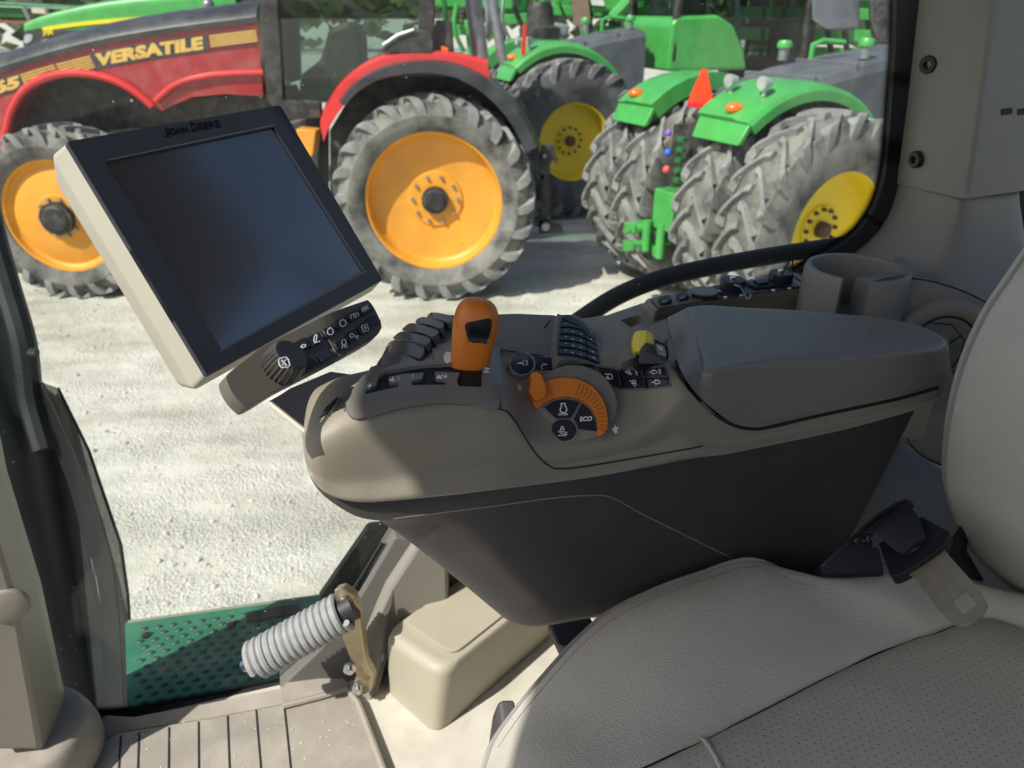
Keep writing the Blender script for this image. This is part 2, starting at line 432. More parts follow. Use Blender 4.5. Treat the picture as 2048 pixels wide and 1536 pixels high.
# --- right rear corner post: upper trim
def pr(row):
    return row
up = []
for (y, ax, bx, cx) in [(-460, 1880, 2040, 2330), (-200, 1860, 2008, 2250), (0, 1842, 1986, 2195), (200, 1820, 1958, 2150), (330, 1803, 1936, 2120), (368, 1798, 1929, 2110)]:
    a = onV(ax, y, 1.145); b = at(bx, y+ (30 if y > 300 else 8), 1.19 if y < 0 else 1.19+.06*y/370); c = at(cx, y+4, 1.33+.05*max(y, 0)/370)
    ab = a+(b-a)*.96; bc = b+(c-b)*.06
    back = E2*.05+E1*.14
    up.append([a+back, a+E2*.02, a+(b-a)*.02, a+(b-a)*.5, ab, b+(bc-b)*.3, bc, b+(c-b)*.55, c, c+E2*.05+E1*.03])
bm = NB(); add_loft(bm, up); obj('corner_post', bm, mPillar, cabo, angle=60)
lo = []
for (ax, ay, bx, by, cx, cy, dA, dB, dC) in [(1800, 352, 1926, 388, 2044, 378, 0, 1.262, 1.36), (1798, 372, 1924, 402, 2040, 394, 0, 1.262, 1.36), (1784, 425, 1914, 445, 2046, 440, 0, 1.275, 1.37),
                                     (1752, 475, 1900, 500, 2056, 500, 0, 1.28, 1.37), (1700, 515, 1880, 548, 2075, 560, 0, 1.275, 1.36), (1655, 545, 1862, 585, 2110, 640, 0, 1.262, 1.33), (1640, 640, 1862, 700, 2150, 760, 0, 1.29, 1.36)]:
    a = onV(ax, ay, 1.148); b = at(bx, by, dB); c = at(cx, cy, dC); back = E2*.05+E1*.16
    lo.append([a+back, a+E2*.02, a, a+(b-a)*.5, a+(b-a)*.92, b+(c-b)*.1, b+(c-b)*.55, c, c+E1*.03+E2*.03, c+E2*.06+E1*.05])
bm = NB(); add_loft(bm, lo)
postb = obj('post_base', bm, mPillar, cabo, sub=2)
# black dress plugs and slots on the post
S = Surf([o for o in cabo.children if o.name.startswith('corner_post')])
for (px, py, rx) in [(1862, 128, 15), (1838, 318, 15)]:
    h = S(px, py); bm = NB(); n = h[1]; r = .0142
    add_lathe(bm, [(0, -.004), (r*1.05, -.004), (r*1.05, .004), (r*.9, .007), (r*.45, .007), (r*.42, .001), (0, .001)], h[0]+n*.006, n, 24)
    obj('plug', bm, mBlack, cabo, angle=50)
bm = NB()
for x0 in (2003, 2036):
    drape(bm, S, [(x0, 218), (x0+22, 215), (x0+22, 228), (x0, 231)], step=9, off=.0008, thick=.001)
obj('vent_slot', bm, mSlot, cabo, smooth=False)
# --- right front post (lower left of the picture)
fp = []
for (lx, ly, mx, my, rx, ry) in [(-420, -100, -260, -120, -205, -120), (-330, 300, -170, 290, -120, 290), (-230, 700, -98, 690, -52, 690), (-160, 960, -38, 960, 2, 960), (-100, 1200, 28, 1190, 72, 1185), (-60, 1420, 75, 1455, 128, 1440), (-50, 1500, 82, 1500, 140, 1470)]:
    a = onV(lx, ly, 1.02); b = onV(mx, my, 1.03); c = onV(rx, ry, 1.115); bk = E2*.16
    fp.append([a+bk-E1*.05, a-E1*.02+E2*.03, a, a.lerp(b, .5), b, b.lerp(c, .5), c, c+E2*.03, c+bk-E1*.06])
bm = NB(); add_loft(bm, fp); fpost = obj('corner_post', bm, mPillar, cabo, bev=.006, angle=25)
S = Surf([fpost])
bm = NB(); h = S(14, 1212)
add_lathe(bm, [(0, -.003), (.031, -.003), (.031, .002), (.027, .006), (.012, .0075), (0, .008)], h[0], h[1], 28); obj('plug', bm, mPillar, cabo, angle=50)
# boot round the foot of the post
bt = []
for k, (zz, g) in enumerate([(1.64, .075), (1.70, .07), (1.745, .05), (1.752, .035)]):
    c0 = onZ(40, 1530, 1.70); c0.z = zz
    bt.append([c0+E1*(math.cos(t)*(.075+g*.7))+E2*(.03+math.sin(t)*(.07+g*.7)) for t in [2*math.pi*i/20 for i in range(20)]])
bm = NB(); add_loft(bm, bt); obj('post_boot', bm, mMat, cabo, sub=1)
# --- side window: pane, black printed band with halftone edge, rubber seal
gl = [(1790, -520), (1792, 0), (1784, 180), (1772, 340), (1756, 405), (1730, 452), (1695, 485), (1640, 515), (1590, 545), (1540, 600), (1480, 640), (1150, 800), (900, 960), (770, 1090), (640, 1290), (565, 1368), (268, 1425), (130, 1440), (-60, 960), (-420, -520)]
bm = NB(); add_prism(bm, [Gp(x, y, 1.166) for x, y in gl], E2*.005); obj('window', bm, mGlass, cabo, smooth=False)
inner = cm2([(1787, -520), (1789, 0), (1781, 180), (1768, 335), (1752, 400), (1726, 447), (1691, 480), (1636, 512), (1590, 540), (1540, 560), (1440, 600), (1240, 680)], 6)
def uvstrip(name, a, b, v, mt, par, wid):
    """flat printed strip between two lines on the glass; UV in metres along, and 0..1 across"""
    bm = NB(); uvl = bm.loops.layers.uv.new('UVMap'); A3 = [Gp(x, y, v) for x, y in a]; B3 = [Gp(x, y, v) for x, y in b]; s = 0; prev = None
    for i in range(len(A3)):
        if i: s += ((A3[i]-A3[i-1]).length+(B3[i]-B3[i-1]).length)/2
        w = (A3[i]-B3[i]).length
        cur = (bm.verts.new(A3[i]), bm.verts.new(B3[i]), s, w)
        if prev:
            f = bm.faces.new((prev[0], prev[1], cur[1], cur[0]))
            for l, q in zip(f.loops, [(prev[2], 0), (prev[2], prev[3]), (cur[2], cur[3]), (cur[2], 0)]): l[uvl].uv = q
        prev = cur
    return obj(name, bm, mt, par, smooth=False, flip=False)
def offset2(pts, d):
    out = []; n = len(pts)
    for i in range(n):
        a = Vector(pts[max(i-1, 0)]); b = Vector(pts[min(i+1, n-1)]); t = (b-a).normalized(); out.append((pts[i][0]-t.y*d, pts[i][1]+t.x*d))
    return out
PD = .0036
mFrit = dotmat('frit_dots', (.006, .007, .008), PD, lambda M, sp: M('MULTIPLY', M('DIVIDE', sp.outputs[1], .024), .78))
band = offset2(inner, -4); d0 = offset2(inner, 30)
uvstrip('dotted_band', offset2(inner, 24), offset2(inner, -6), 1.1635, mFrit, cabo, .02)
bm = NB()
o1 = offset2(inner, -4); o2 = offset2(inner, -62)
for i in range(len(o1)-1):
    add_prism(bm, [Gp(*o1[i], 1.15), Gp(*o1[i+1], 1.15), Gp(*o2[i+1], 1.15), Gp(*o2[i], 1.15)], E2*.012)
bmesh.ops.remove_doubles(bm, verts=bm.verts, dist=1e-5)
obj('window_seal', bm, mRubber, cabo, angle=50)
low = [(120, 1432), (268, 1423), (420, 1396), (563, 1366), (640, 1286), (715, 1180), (770, 1088)]
l1 = offset2(low, 0); uvstrip('dotted_band', offset2(low, -22), offset2(low, 6), 1.1635, mFrit, cabo, .02)
bm = NB(); l2 = offset2(low, 26)
for i in range(len(low)-1):
    add_prism(bm, [Gp(*offset2(low, 3)[i], 1.155), Gp(*offset2(low, 3)[i+1], 1.155), Gp(*l2[i+1], 1.155), Gp(*l2[i], 1.155)], E2*.009)
bmesh.ops.remove_doubles(bm, verts=bm.verts, dist=1e-5)
obj('window_seal', bm, mRubber, cabo, angle=50)
# --- sill and the rising trim at the front of the window
bm = NB()
zs = 1.672
s1 = [onZ(x, y, zs) for x, y in [(110, 1420), (232, 1432), (268, 1434), (420, 1406), (562, 1377), (640, 1300)]]
s2 = [onZ(x, y, zs-.018) for x, y in [(130, 1510), (190, 1486), (250, 1462), (420, 1436), (566, 1408), (700, 1372)]]
for i in range(5):
    a, b, c, d = s1[i], s1[i+1], s2[i+1], s2[i]
    add_prism(bm, [a, b, c, d], Vector((0, 0, -.04)))
bmesh.ops.remove_doubles(bm, verts=bm.verts, dist=1e-4)
obj('window_sill', bm, mMat, cabo, angle=40)
# raised trim wedge right of the sill, and the inner side wall behind the console
bm = NB()
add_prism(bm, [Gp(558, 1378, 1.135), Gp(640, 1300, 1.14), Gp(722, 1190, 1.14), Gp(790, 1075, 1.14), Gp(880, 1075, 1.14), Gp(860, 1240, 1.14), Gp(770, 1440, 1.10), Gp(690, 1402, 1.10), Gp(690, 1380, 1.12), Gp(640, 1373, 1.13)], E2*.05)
obj('side_panel', bm, mat('shade_trim', (.13, .127, .117), .55, bump=.2), cabo, bev=.006)  # side trim in a darker copy, its shade put into the colour
bm = NB()
tr = [Gp(735, 1265, 1.12), Gp(775, 1175, 1.12), Gp(835, 1085, 1.12), Gp(900, 1085, 1.12), Gp(900, 1200, 1.12), Gp(775, 1330, 1.10), Gp(752, 1410, 1.06), Gp(728, 1420, 1.06)]
add_prism(bm, tr, E2*.05); obj('side_panel', bm, mSide, cabo, bev=.02, bseg=4)
bm = NB(); add_prism(bm, [Gp(x, y, 1.17) for x, y in [(860, 1078), (1150, 830), (1500, 690), (1850, 640), (2000, 1000), (1900, 1330), (850, 1330)]], E2*.05); obj('side_panel', bm, mSide, cabo)
# wheel-well ledge behind the seat
bm = NB(); add_prism(bm, [onZ(x, y, 2.10) for x, y in [(1600, 1190), (1700, 1040), (1790, 870), (1912, 944), (2060, 1020), (2060, 1300)]], Vector((0, 0, -.45)))
obj('ledge_panel', bm, mPillar, cabo, bev=.015)
# --- rubber mat on the floor with grooves (real steps)
mrub = thing('floor_mat', 'tan ribbed rubber floor mat beneath the side window', 'floor mat', onZ(450, 1480, 1.655))
bm = NB()
ml = [onZ(x, y, 1.654) for x, y in [(150, 1640), (170, 1520), (232, 1470), (420, 1440), (566, 1412), (690, 1378), (714, 1402), (775, 1560), (790, 1640)]]
add_prism(bm, ml, Vector((0, 0, .006)))
obj('mat_base', bm, mMat, mrub, bev=.003)
bm = NB()
for (x0, y0, x1, y1) in [(242, 1472, 230, 1640), (278, 1466, 272, 1640), (338, 1455, 336, 1640), (397, 1444, 398, 1640), (455, 1432, 463, 1640), (512, 1420, 530, 1640), (568, 1408, 592, 1640)]:
    a = onZ(x0, y0, 1.6605); b = onZ(x1, y1, 1.6605); d = (b-a).normalized(); s = Vector((-d.y, d.x, 0))*.0014
    add_prism(bm, [a-s, a+s, b+s, b-s], Vector((0, 0, .0012)))
obj('groove', bm, mSeam, mrub, smooth=False)
bm = NB()
lipp = [onZ(x, y, 1.668) for x, y in [(566, 1412), (640, 1393), (694, 1378), (716, 1405), (745, 1480), (775, 1560), (795, 1640)]]
add_tube(bm, lipp, .006, 8); obj('mat_edge', bm, mMat, mrub)
random.seed(9); bm = NB()
for k in range(70):
    p = onZ(random.uniform(230, 760), random.uniform(1440, 1540), 1.661); add_ico(bm, p, random.uniform(.0006, .0016), 1, (1, 1, .6))
tag(obj('floor_grit', bm, mGold, smooth=False), 'tiny pale grit trodden onto the ribbed floor mat', 'grit', kind='stuff')
# --- storage box on the floor
box = thing('storage_box', 'beige lidded plastic box moulded on the cab floor under the console', 'storage box', onZ(872, 1466, 1.65))
zt = 1.80
b0 = [onZ(x, y, 1.652) for x, y in [(872, 1470), (768, 1376), (800, 1190), (1130, 1245)]]
ux = (b0[3]-b0[0]).normalized(); uy = (b0[1]-b0[0]).normalized()
t0 = onZ(884, 1352, zt); t1 = onZ(762, 1270, zt)
L1 = .42; vb = (t1-t0)
def bxring(z, g, tl, tr):
    c = [tl, tr]; return
far = ux*.5
base = [b0[0], b0[1], b0[1]+far*1.1, b0[0]+far*1.1]
top = [t0, t1, t1+far*1.0, t0+far*1.0]
def rrect(q, r, n=5):
    out = []
    for i in range(4):
        p0, p1, p2 = q[i-1], q[i], q[(i+1) % 4]
        a = p1+(p0-p1).normalized()*r; b = p1+(p2-p1).normalized()*r
        for k in range(n+1):
            t = k/n; out.append((a*(1-t)+p1*t)*(1-t)+(p1*(1-t)+b*t)*t)
    return out
def qin(q, f):
    c = sum(q, Vector())/4; return [p.lerp(c, f) for p in q]
bm = NB(); add_loft(bm, [rrect(base, .03), rrect([base[i].lerp(top[i], .45) for i in range(4)], .03), rrect([base[i].lerp(top[i], .9) for i in range(4)], .034), rrect(qin(top, .02), .04), rrect(qin([p+Vector((0, 0, .006)) for p in top], .09), .04)])
obj('box_body', bm, mBox, box, angle=50)
bm = NB(); lid = qin([p+Vector((0, 0, .0065)) for p in top], .16)
add_loft(bm, [rrect(lid, .025), rrect([p+Vector((0, 0, .005)) for p in lid], .025), rrect(qin([p+Vector((0, 0, .007)) for p in lid], .03), .025)])
lido = obj('lid', bm, mBox, box, angle=40)
S = Surf([lido]); bm = NB()
mark(bm, S, [[(795, 1252), (826, 1276), (842, 1284), (831, 1308)], [(803, 1246), (838, 1270), (853, 1278), (845, 1316)]], 4, .001, .0015)
obj('finger_grip', bm, mBox, lido)
# --- pedal: coil spring on a bent bracket
ped = thing('pedal_spring', 'zinc coil spring on a bent steel bracket bolted beside the floor mat', 'pedal spring', onV(720, 1370, 1.06))
a = onV(508, 1322, 1.05); b = onV(688, 1222, 1.05); ax = (b-a); Ln = ax.length; ax.normalize(); s, t = frame_of(ax)
bm = NB(); turns = 14; pts = []
for i in range(turns*20+1):
    f = i/(turns*20); th = 2*math.pi*turns*f; pts.append(a+ax*(Ln*f)+(s*math.cos(th)+t*math.sin(th))*.0305)
add_tube(bm, pts, .0068, 8); obj('coil_spring', bm, mSteel, ped)
bm = NB(); add_tube(bm, [a-ax*.006, b+ax*.02], .0245, 20); obj('spring_core', bm, mRubber, ped, angle=40); bm = NB(); add_tube(bm, [a-ax*.022, a-ax*.004], .010, 6); obj('pin', bm, mBolt, ped, angle=40)
bm = NB()
br = [(668, 1180), (684, 1176), (706, 1192), (716, 1222), (722, 1262), (730, 1320), (746, 1352), (740, 1384), (722, 1392), (704, 1380), (712, 1350), (700, 1318), (684, 1276), (676, 1240)]
add_prism(bm, [onV(x, y, 1.055) for x, y in br], E2*.012+E1*.01); obj('bracket', bm, mBrush, ped, bev=.002)
for (x, y) in [(699, 1336), (716, 1376), (690, 1205)]:
    bm = NB(); p = onV(x, y, 1.052); add_lathe(bm, [(0, .012), (.006, .012), (.0065, .004), (.012, .004), (.012, -.002), (0, -.002)], p, -E2, 12); obj('bolt', bm, mBolt, ped, angle=40)
# --- side console ahead of the rear post
sc = thing('side_console', 'grey moulded side console with sockets and a tray, running under the side window', 'side console', onZ(1400, 640, 2.2))
zt = 2.425
bm = NB()
bx_t = [(1293, 597), (1312, 621), (1420, 603), (1520, 588), (1640, 573), (1586, 545), (1440, 568)]
top = [onZ(x, y, zt) for x, y in bx_t]
bot = [onZ(x, y, zt-.035) for x, y in [(1281, 612), (1306, 640), (1420, 622), (1520, 608), (1660, 590), (1610, 546), (1440, 575)]]
bot2 = [p+Vector((0, 0, -.16)) for p in bot]
add_loft(bm, [bot2, bot, top]); obj('socket_housing', bm, mSide, sc, bev=.004, angle=25)
bm = NB()
pl = [(1301, 600), (1316, 618), (1420, 600), (1520, 585), (1614, 571), (1584, 549), (1440, 573)]
add_prism(bm, [onZ(x, y, zt+.0006) for x, y in pl], Vector((0, 0, .0022))); plate = obj('socket_plate', bm, mGrey, sc, bev=.001)
P = Plane((0, 0, zt+.003), EZ)
bm = NB(); mark(bm, P, [[(1301, 600), (1316, 618), (1420, 600), (1520, 585), (1614, 571)], [(1584, 549), (1614, 571)]], 2.2, .0006, .0006); obj('seam', bm, mSeam, sc)
def cap(px, py, r, h, mt, nm, z0=zt+.003, seg=24, prof=None):
    bm = NB(); p = onZ(px, py, z0); add_lathe(bm, prof or [(0, 0), (r, 0), (r, h*.85), (r*.93, h), (0, h)], p, EZ, seg); return obj(nm, bm, mt, sc, angle=50)
# rocker covers
for (x, y, w, hh) in [(1329, 604, 26, 15), (1364, 596, 24, 14)]:
    bm = NB(); add_prism(bm, [onZ(x-w/2, y-3, zt+.003), onZ(x+w/2-4, y-hh/2, zt+.003), onZ(x+w/2+2, y+hh/2-4, zt+.003), onZ(x-w/2+6, y+hh/2, zt+.003)], Vector((0, 0, .007)))
    rk = obj('rocker_switch', bm, mBlack, sc, bev=.0015); Q = Plane((0, 0, zt+.0101), EZ); bm = NB()
    ptext(bm, Q, '4WD' if x < 1340 else 'AUX', (x-6, y+2), (11, -2.5), (1.5, -4), .0003, .0002); obj('marking', bm, mWhite, rk)
bm = NB(); p = onZ(1409, 592, zt+.003)
add_lathe(bm, [(0, 0), (.021, 0), (.021, .006), (.0, .006)], p, EZ, 24); obj('outlet_ring', bm, mBlack, sc, angle=40)
bm = NB(); add_prism(bm, [p+Vector((math.cos(t)*.0215*(1.12 if math.cos(t) < 0 else 1), math.sin(t)*.0215, .0062)) for t in [2*math.pi*i/24 for i in range(24)]], Vector((0, 0, .0035)))
obj('outlet_cap', bm, mGrey, sc, bev=.001)
for (x, y) in [(1464, 580), (1560, 566)]:
    bm = NB(); p = onZ(x, y+2, zt+.003); add_abox(bm, p+Vector((0, 0, .0015)), .052, .045, .003); fl = obj('socket_flange', bm, mBlack, sc, bev=.001)
    cap(x, y-2, .0205, .018, mBlack, 'socket_cap'); cap(x+1, y-20, .005, .006, mBolt, 'cap_stud', z0=zt+.021)
    for (dx, dy) in [(-24, 4), (-14, 16), (18, 12)]: cap(x+dx, y+dy+1, .0035, .003, mBolt, 'screw', z0=zt+.006, seg=10)
bm = NB(); p = onZ(1520, 573, zt+.003); add_box(bm, p+Vector((0, 0, .003)), E1*.02, E2*.017, EZ*.003); add_box(bm, p+Vector((0, 0, .0075)), E1*.009, E2*.008, EZ*.0022); obj('data_port', bm, mBlack, sc, bev=.001)
bm = NB(); c = [onZ(x, y, zt+h) for x, y, h in [(1470, 570, .022), (1480, 573, .022), (1486, 582, .008), (1490, 590, .005), (1495, 598, .005), (1502, 594, .005), (1500, 588, .005)]]
for p in catmull(c, 5): add_ico(bm, p, .0019, 1)
obj('bead_chain', bm, mSteel, sc)
bm = NB(); add_tube(bm, catmull([at(1566, 545, 1.22), at(1572, 532, 1.22), at(1580, 521, 1.22), at(1585, 521, 1.22), at(1585, 530, 1.225), at(1578, 546, 1.23)], 5), .0016, 6); obj('cap_strap', bm, mBlack, sc)
# tray with a pocket ahead of the sockets
zy = 2.385
bm = NB()
tray = [onZ(x, y, zy) for x, y in cm2([(1128, 700), (1160, 660), (1215, 630), (1285, 608), (1312, 634), (1345, 640), (1380, 690), (1250, 745)], 4, True)]
hole = [(1206, 664), (1222, 648), (1262, 634), (1282, 632), (1288, 642), (1262, 655), (1226, 676), (1210, 676)]
P = Plane((0, 0, zy), EZ)
drape(bm, P, [(1120, 712), (1160, 660), (1215, 630), (1285, 606), (1312, 634), (1420, 640), (1420, 720), (1250, 745)], [cm2(hole, 3, True)], 14, .004, .03)
obj('tray', bm, mSide, sc, angle=50)
bm = NB(); drape(bm, Plane((0, 0, zy-.028), EZ), cm2([(x+(x-1245)*.2, y+4+(y-655)*.4) for x, y in hole], 2, True), [], 20, .0, .01); obj('pocket', bm, mSide, sc)
bm = NB(); add_prism(bm, [onZ(x, y, zy-.032) for x, y in [(1120, 712), (1160, 660), (1215, 630), (1285, 606), (1420, 640), (1420, 740), (1250, 760)]], Vector((0, 0, -.3))); obj('console_body', bm, mSide, sc)
# rear body between the sockets and the post
bm = NB()
rb = [onZ(x, y, 2.39) for x, y in [(1600, 590), (1660, 560), (1720, 540), (1850, 560), (1900, 600), (1900, 700), (1600, 680)]]
add_prism(bm, rb, Vector((0, 0, -.16))); obj('console_body', bm, mSide, sc, bev=.006)
# --- cup holder
ch = thing('cup_holder', 'deep round cup holder with a slotted front beside the rear post', 'cup holder', onZ(1722, 535, 2.33))
cc = onZ(1716, 534, 2.475); RO = .084; RI = .0695; seg = 56; g0, g1 = R(231), R(263)
bm = NB(); rings = []
for k in range(seg+1):
    th = g1+(g0+2*math.pi-g1)*k/seg; d = Vector((math.cos(th), math.sin(th), 0))
    rings.append([cc+d*RO+Vector((0, 0, -.17)), cc+d*(RO*.975)+Vector((0, 0, -.008)), cc+d*(RO*.94), cc+d*(RI*1.03), cc+d*RI+Vector((0, 0, -.006)), cc+d*(RI*.93)+Vector((0, 0, -.17))])
add_loft(bm, rings); obj('cup_wall', bm, mSide, ch, angle=60)
bm = NB(); add_lathe(bm, [(0, -.16), (RI, -.16), (RI, -.175), (0, -.175)], cc, EZ, 32); obj('cup_base', bm, mSide, ch)
bm = NB()
add_prism(bm, [onZ(x, y, 2.474) for x, y in [(1744, 562), (1775, 558), (1800, 545), (1802, 522), (1790, 508), (1838, 534), (1836, 543), (1790, 556)]], Vector((0, 0, -.03))); obj('rim_flange', bm, mSide, ch, bev=.004)
bm = NB()
q = [(1743, 563), (1790, 557), (1834, 545), (1824, 556), (1788, 570), (1772, 592), (1764, 700), (1716, 700), (1733, 600)]
add_prism(bm, [at(x, y, 1.20) for x, y in q], Vector((0, .06, -.012))); obj('front_lip', bm, mSide, ch, bev=.006)
bm = NB(); add_prism(bm, [at(x, y, 1.52) for x, y in [(2020, 360), (2140, 360), (2140, 760), (2060, 600), (2030, 500)]], E1*.02); obj('rear_seal', bm, mRubber, cabo)
# --- round air vent in its panel
vent = thing('air_vent', 'round grey air vent set in a curved panel at the foot of the rear post', 'air vent', at(1885, 700, 1.2))
vn = (Vector((-.15, -.97, .12))).normalized(); vp = at(1885, 690, 1.215); VP = Plane(vp, vn)
vo = cm2([(1766, 640), (1772, 590), (1782, 566), (1806, 557), (1860, 562), (1925, 582), (1985, 612), (2060, 660), (2120, 740), (2120, 1000), (1990, 985), (1912, 945), (1836, 905), (1800, 850), (1764, 760)], 5, True)
bm = NB(); drape(bm, VP, vo, [], 20, 0, .03); obj('vent_panel', bm, mSide, vent, bev=.004)
bm = NB(); mark(bm, VP, [vo+[vo[0]]], 3.2, .0012, .001); obj('seam', bm, mSeam, vent)
k = (VP(1885+80, 690)[0]-vp).length/80
s = (Vector((1, 0, 0))-vn*vn.x).normalized(); VR = .079
bm = NB(); add_lathe(bm, [(VR*1.04, -.004), (VR*1.0, .006), (VR*.93, .014), (VR*.80, .016), (VR*.66, .010), (VR*.62, .004)], vp, vn, 48); obj('vent_ring', bm, mSide, vent, angle=60)
bm = NB(); add_lathe(bm, [(VR*.64, .002), (VR*.635, .006), (VR*.61, .006), (VR*.6, .002)], vp, vn, 48); obj('vent_gap', bm, mSlot, vent, angle=60)
bm = NB(); add_lathe(bm, [(VR*.6, .004), (VR*.59, .0085), (VR*.52, .009), (VR*.5, .0072), (0, .0095)], vp, vn, 40); fl = obj('vent_flap', bm, mGrey, vent, angle=60)
S = Surf([fl]); bm = NB(); mark(bm, S, [[(1905, 650), (1928, 680), (1922, 712), (1900, 740)], [(1895, 690), (1922, 672)], [(1862, 645), (1905, 650)]], 3, .0006, .0006); obj('seam', bm, mSeam, vent)
# ================================================================ armrest console
con = thing('armrest_console', 'tan and charcoal armrest console with an orange shift lever slot, throttle dial and lidded pad', 'armrest console', cab(.35, .72, 2.17))
def section(u):
    K = [
     (-.011, [(.652, 2.461), (.648, 2.465), (.648, 2.469), (.654, 2.474), (.668, 2.475), (.69, 2.475), (.71, 2.474), (.722, 2.470), (.724, 2.466), (.72, 2.461)]),
     (-.0085, [(.634, 2.455), (.629, 2.463), (.629, 2.473), (.637, 2.483), (.658, 2.486), (.69, 2.486), (.722, 2.484), (.737, 2.476), (.74, 2.464), (.735, 2.455)]),
     (0, [(.625, 2.442), (.621, 2.456), (.621, 2.480), (.630, 2.495), (.652, 2.499), (.69, 2.500), (.72, 2.496), (.740, 2.484), (.748, 2.464), (.745, 2.442)]),
     (.014, [(.6215, 2.432), (.619, 2.450), (.619, 2.488), (.628, 2.504), (.650, 2.510), (.69, 2.511), (.722, 2.502), (.744, 2.484), (.756, 2.46), (.755, 2.432)]),
     (.034, [(.6205, 2.424), (.6185, 2.448), (.6185, 2.494), (.628, 2.511), (.648, 2.518), (.695, 2.518), (.728, 2.505), (.75, 2.483), (.768, 2.46), (.768, 2.424)]),
     (.06, [(.622, 2.419), (.619, 2.445), (.619, 2.496), (.628, 2.512), (.648, 2.520), (.70, 2.519), (.735, 2.505), (.76, 2.482), (.78, 2.46), (.78, 2.419)]),
     (.12, [(.621, 2.414), (.619, 2.445), (.619, 2.496), (.628, 2.512), (.648, 2.520), (.71, 2.521), (.745, 2.508), (.775, 2.485), (.79, 2.46), (.79, 2.414)]),
     (.178, [(.621, 2.412), (.619, 2.440), (.619, 2.490), (.627, 2.508), (.648, 2.518), (.72, 2.521), (.80, 2.52), (.82, 2.505), (.828, 2.47), (.825, 2.412)]),
     (.215, [(.621, 2.411), (.619, 2.428), (.619, 2.448), (.629, 2.464), (.690, 2.504), (.73, 2.508), (.80, 2.508), (.82, 2.505), (.828, 2.47), (.825, 2.411)]),
     (.28, [(.621, 2.409), (.619, 2.424), (.619, 2.440), (.632, 2.452), (.690, 2.500), (.73, 2.505), (.80, 2.505), (.82, 2.503), (.828, 2.47), (.825, 2.409)]),
     (.345, [(.621, 2.408), (.619, 2.430), (.619, 2.450), (.630, 2.463), (.686, 2.498), (.73, 2.503), (.80, 2.503), (.82, 2.500), (.828, 2.47), (.825, 2.408)]),
     (.385, [(.621, 2.408), (.619, 2.440), (.619, 2.480), (.626, 2.492), (.650, 2.500), (.72, 2.503), (.80, 2.503), (.82, 2.494), (.828, 2.47), (.825, 2.408)]),
     (.43, [(.621, 2.4085), (.619, 2.420), (.619, 2.446), (.625, 2.452), (.65, 2.456), (.72, 2.458), (.79, 2.458), (.80, 2.452), (.808, 2.44), (.805, 2.4085)]),
     (.50, [(.621, 2.410), (.619, 2.418), (.619, 2.430), (.624, 2.438), (.65, 2.446), (.70, 2.448), (.76, 2.448), (.79, 2.444), (.795, 2.43), (.79, 2.410)]),
     (.60, [(.621, 2.413), (.619, 2.420), (.619, 2.432), (.624, 2.440), (.65, 2.446), (.70, 2.448), (.74, 2.448), (.76, 2.444), (.765, 2.43), (.76, 2.413)]),
     (.70, [(.621, 2.421), (.619, 2.427), (.619, 2.440), (.624, 2.448), (.64, 2.452), (.66, 2.453), (.68, 2.453), (.70, 2.448), (.705, 2.44), (.70, 2.421)]),
     (.735, [(.625, 2.424), (.623, 2.430), (.623, 2.441), (.627, 2.449), (.635, 2.452), (.65, 2.453), (.66, 2.453), (.67, 2.448), (.675, 2.44), (.67, 2.424)]),
     (.745, [(.634, 2.428), (.633, 2.432), (.633, 2.440), (.636, 2.446), (.64, 2.449), (.648, 2.45), (.652, 2.449), (.657, 2.446), (.66, 2.44), (.655, 2.428)]),
    ]
    if u is None: return K
bm = NB(); smooth_loft(bm, [[cab(u, v, z) for v, z in ps] for u, ps in section(None)], 6, 6)
shell = obj('shell', bm, mTan, con, angle=80)
# lower tub, tapered
bm = NB(); rg = []
for (z, u0, u1, v0, v1, e) in [(2.428, -.008, .735, .624, .79, .03), (2.418, -.0125, .738, .6165, .79, .03), (2.401, -.010, .736, .6160, .79, .03), (2.390, .004, .730, .618, .79, .04), (2.381, .018, .726, .629, .785, .04), (2.30, .098, .708, .633, .79, .04), (2.195, .178, .650, .636, .77, .04), (2.172, .192, .640, .643, .76, .04), (2.166, .22, .62, .663, .74, .03)]:
    q = []
    for (t) in range(40):
        th = 2*math.pi*t/40; c, s_ = math.cos(th), math.sin(th); ex = .34 if c > 0 or z < 2.385 else .2
        uu = (u0+u1)/2+(u1-u0)/2*math.copysign(abs(c)**ex, c); w = (uu-u0)/(u1-u0)
        vv0 = v0+(.014*min(1, max(0, (w-.10)/.12)) if z > 2.385 else 0); vv1 = lerp(v1, v0+(v1-v0)*.45, max(0, (w-.4)/.6))
        q.append(cab(uu, (vv0+vv1)/2+(vv1-vv0)/2*math.copysign(abs(s_)**ex, s_), z+.010*max(0, (w-.6)/.4)+.038*max(0, (.065-w)/.065)**1.5*(1 if z > 2.37 else .3)-(.10*max(0, (w-.4)/.6) if z < 2.25 else 0)))
    rg.append(q)
add_loft(bm, rg); tub = obj('lower_tub', bm, mDark, con, sub=1, angle=40)
bm = NB(); p = onV(1150, 1272, .70); add_box(bm, p, E1*.03, E2*.03, EZ*.010); obj('pivot_block', bm, mBlack, con, bev=.004)
SH = Surf([shell]); ST = Surf([tub])
bm = NB()
mark(bm, ST, [cm2([(787, 1038), (873, 1027), (990, 1012), (1108, 996), (1186, 991), (1225, 996), (1284, 1028), (1400, 1085), (1500, 1135)], 6)], 2.2, .0006, .0005)
obj('seam', bm, mSide, con)
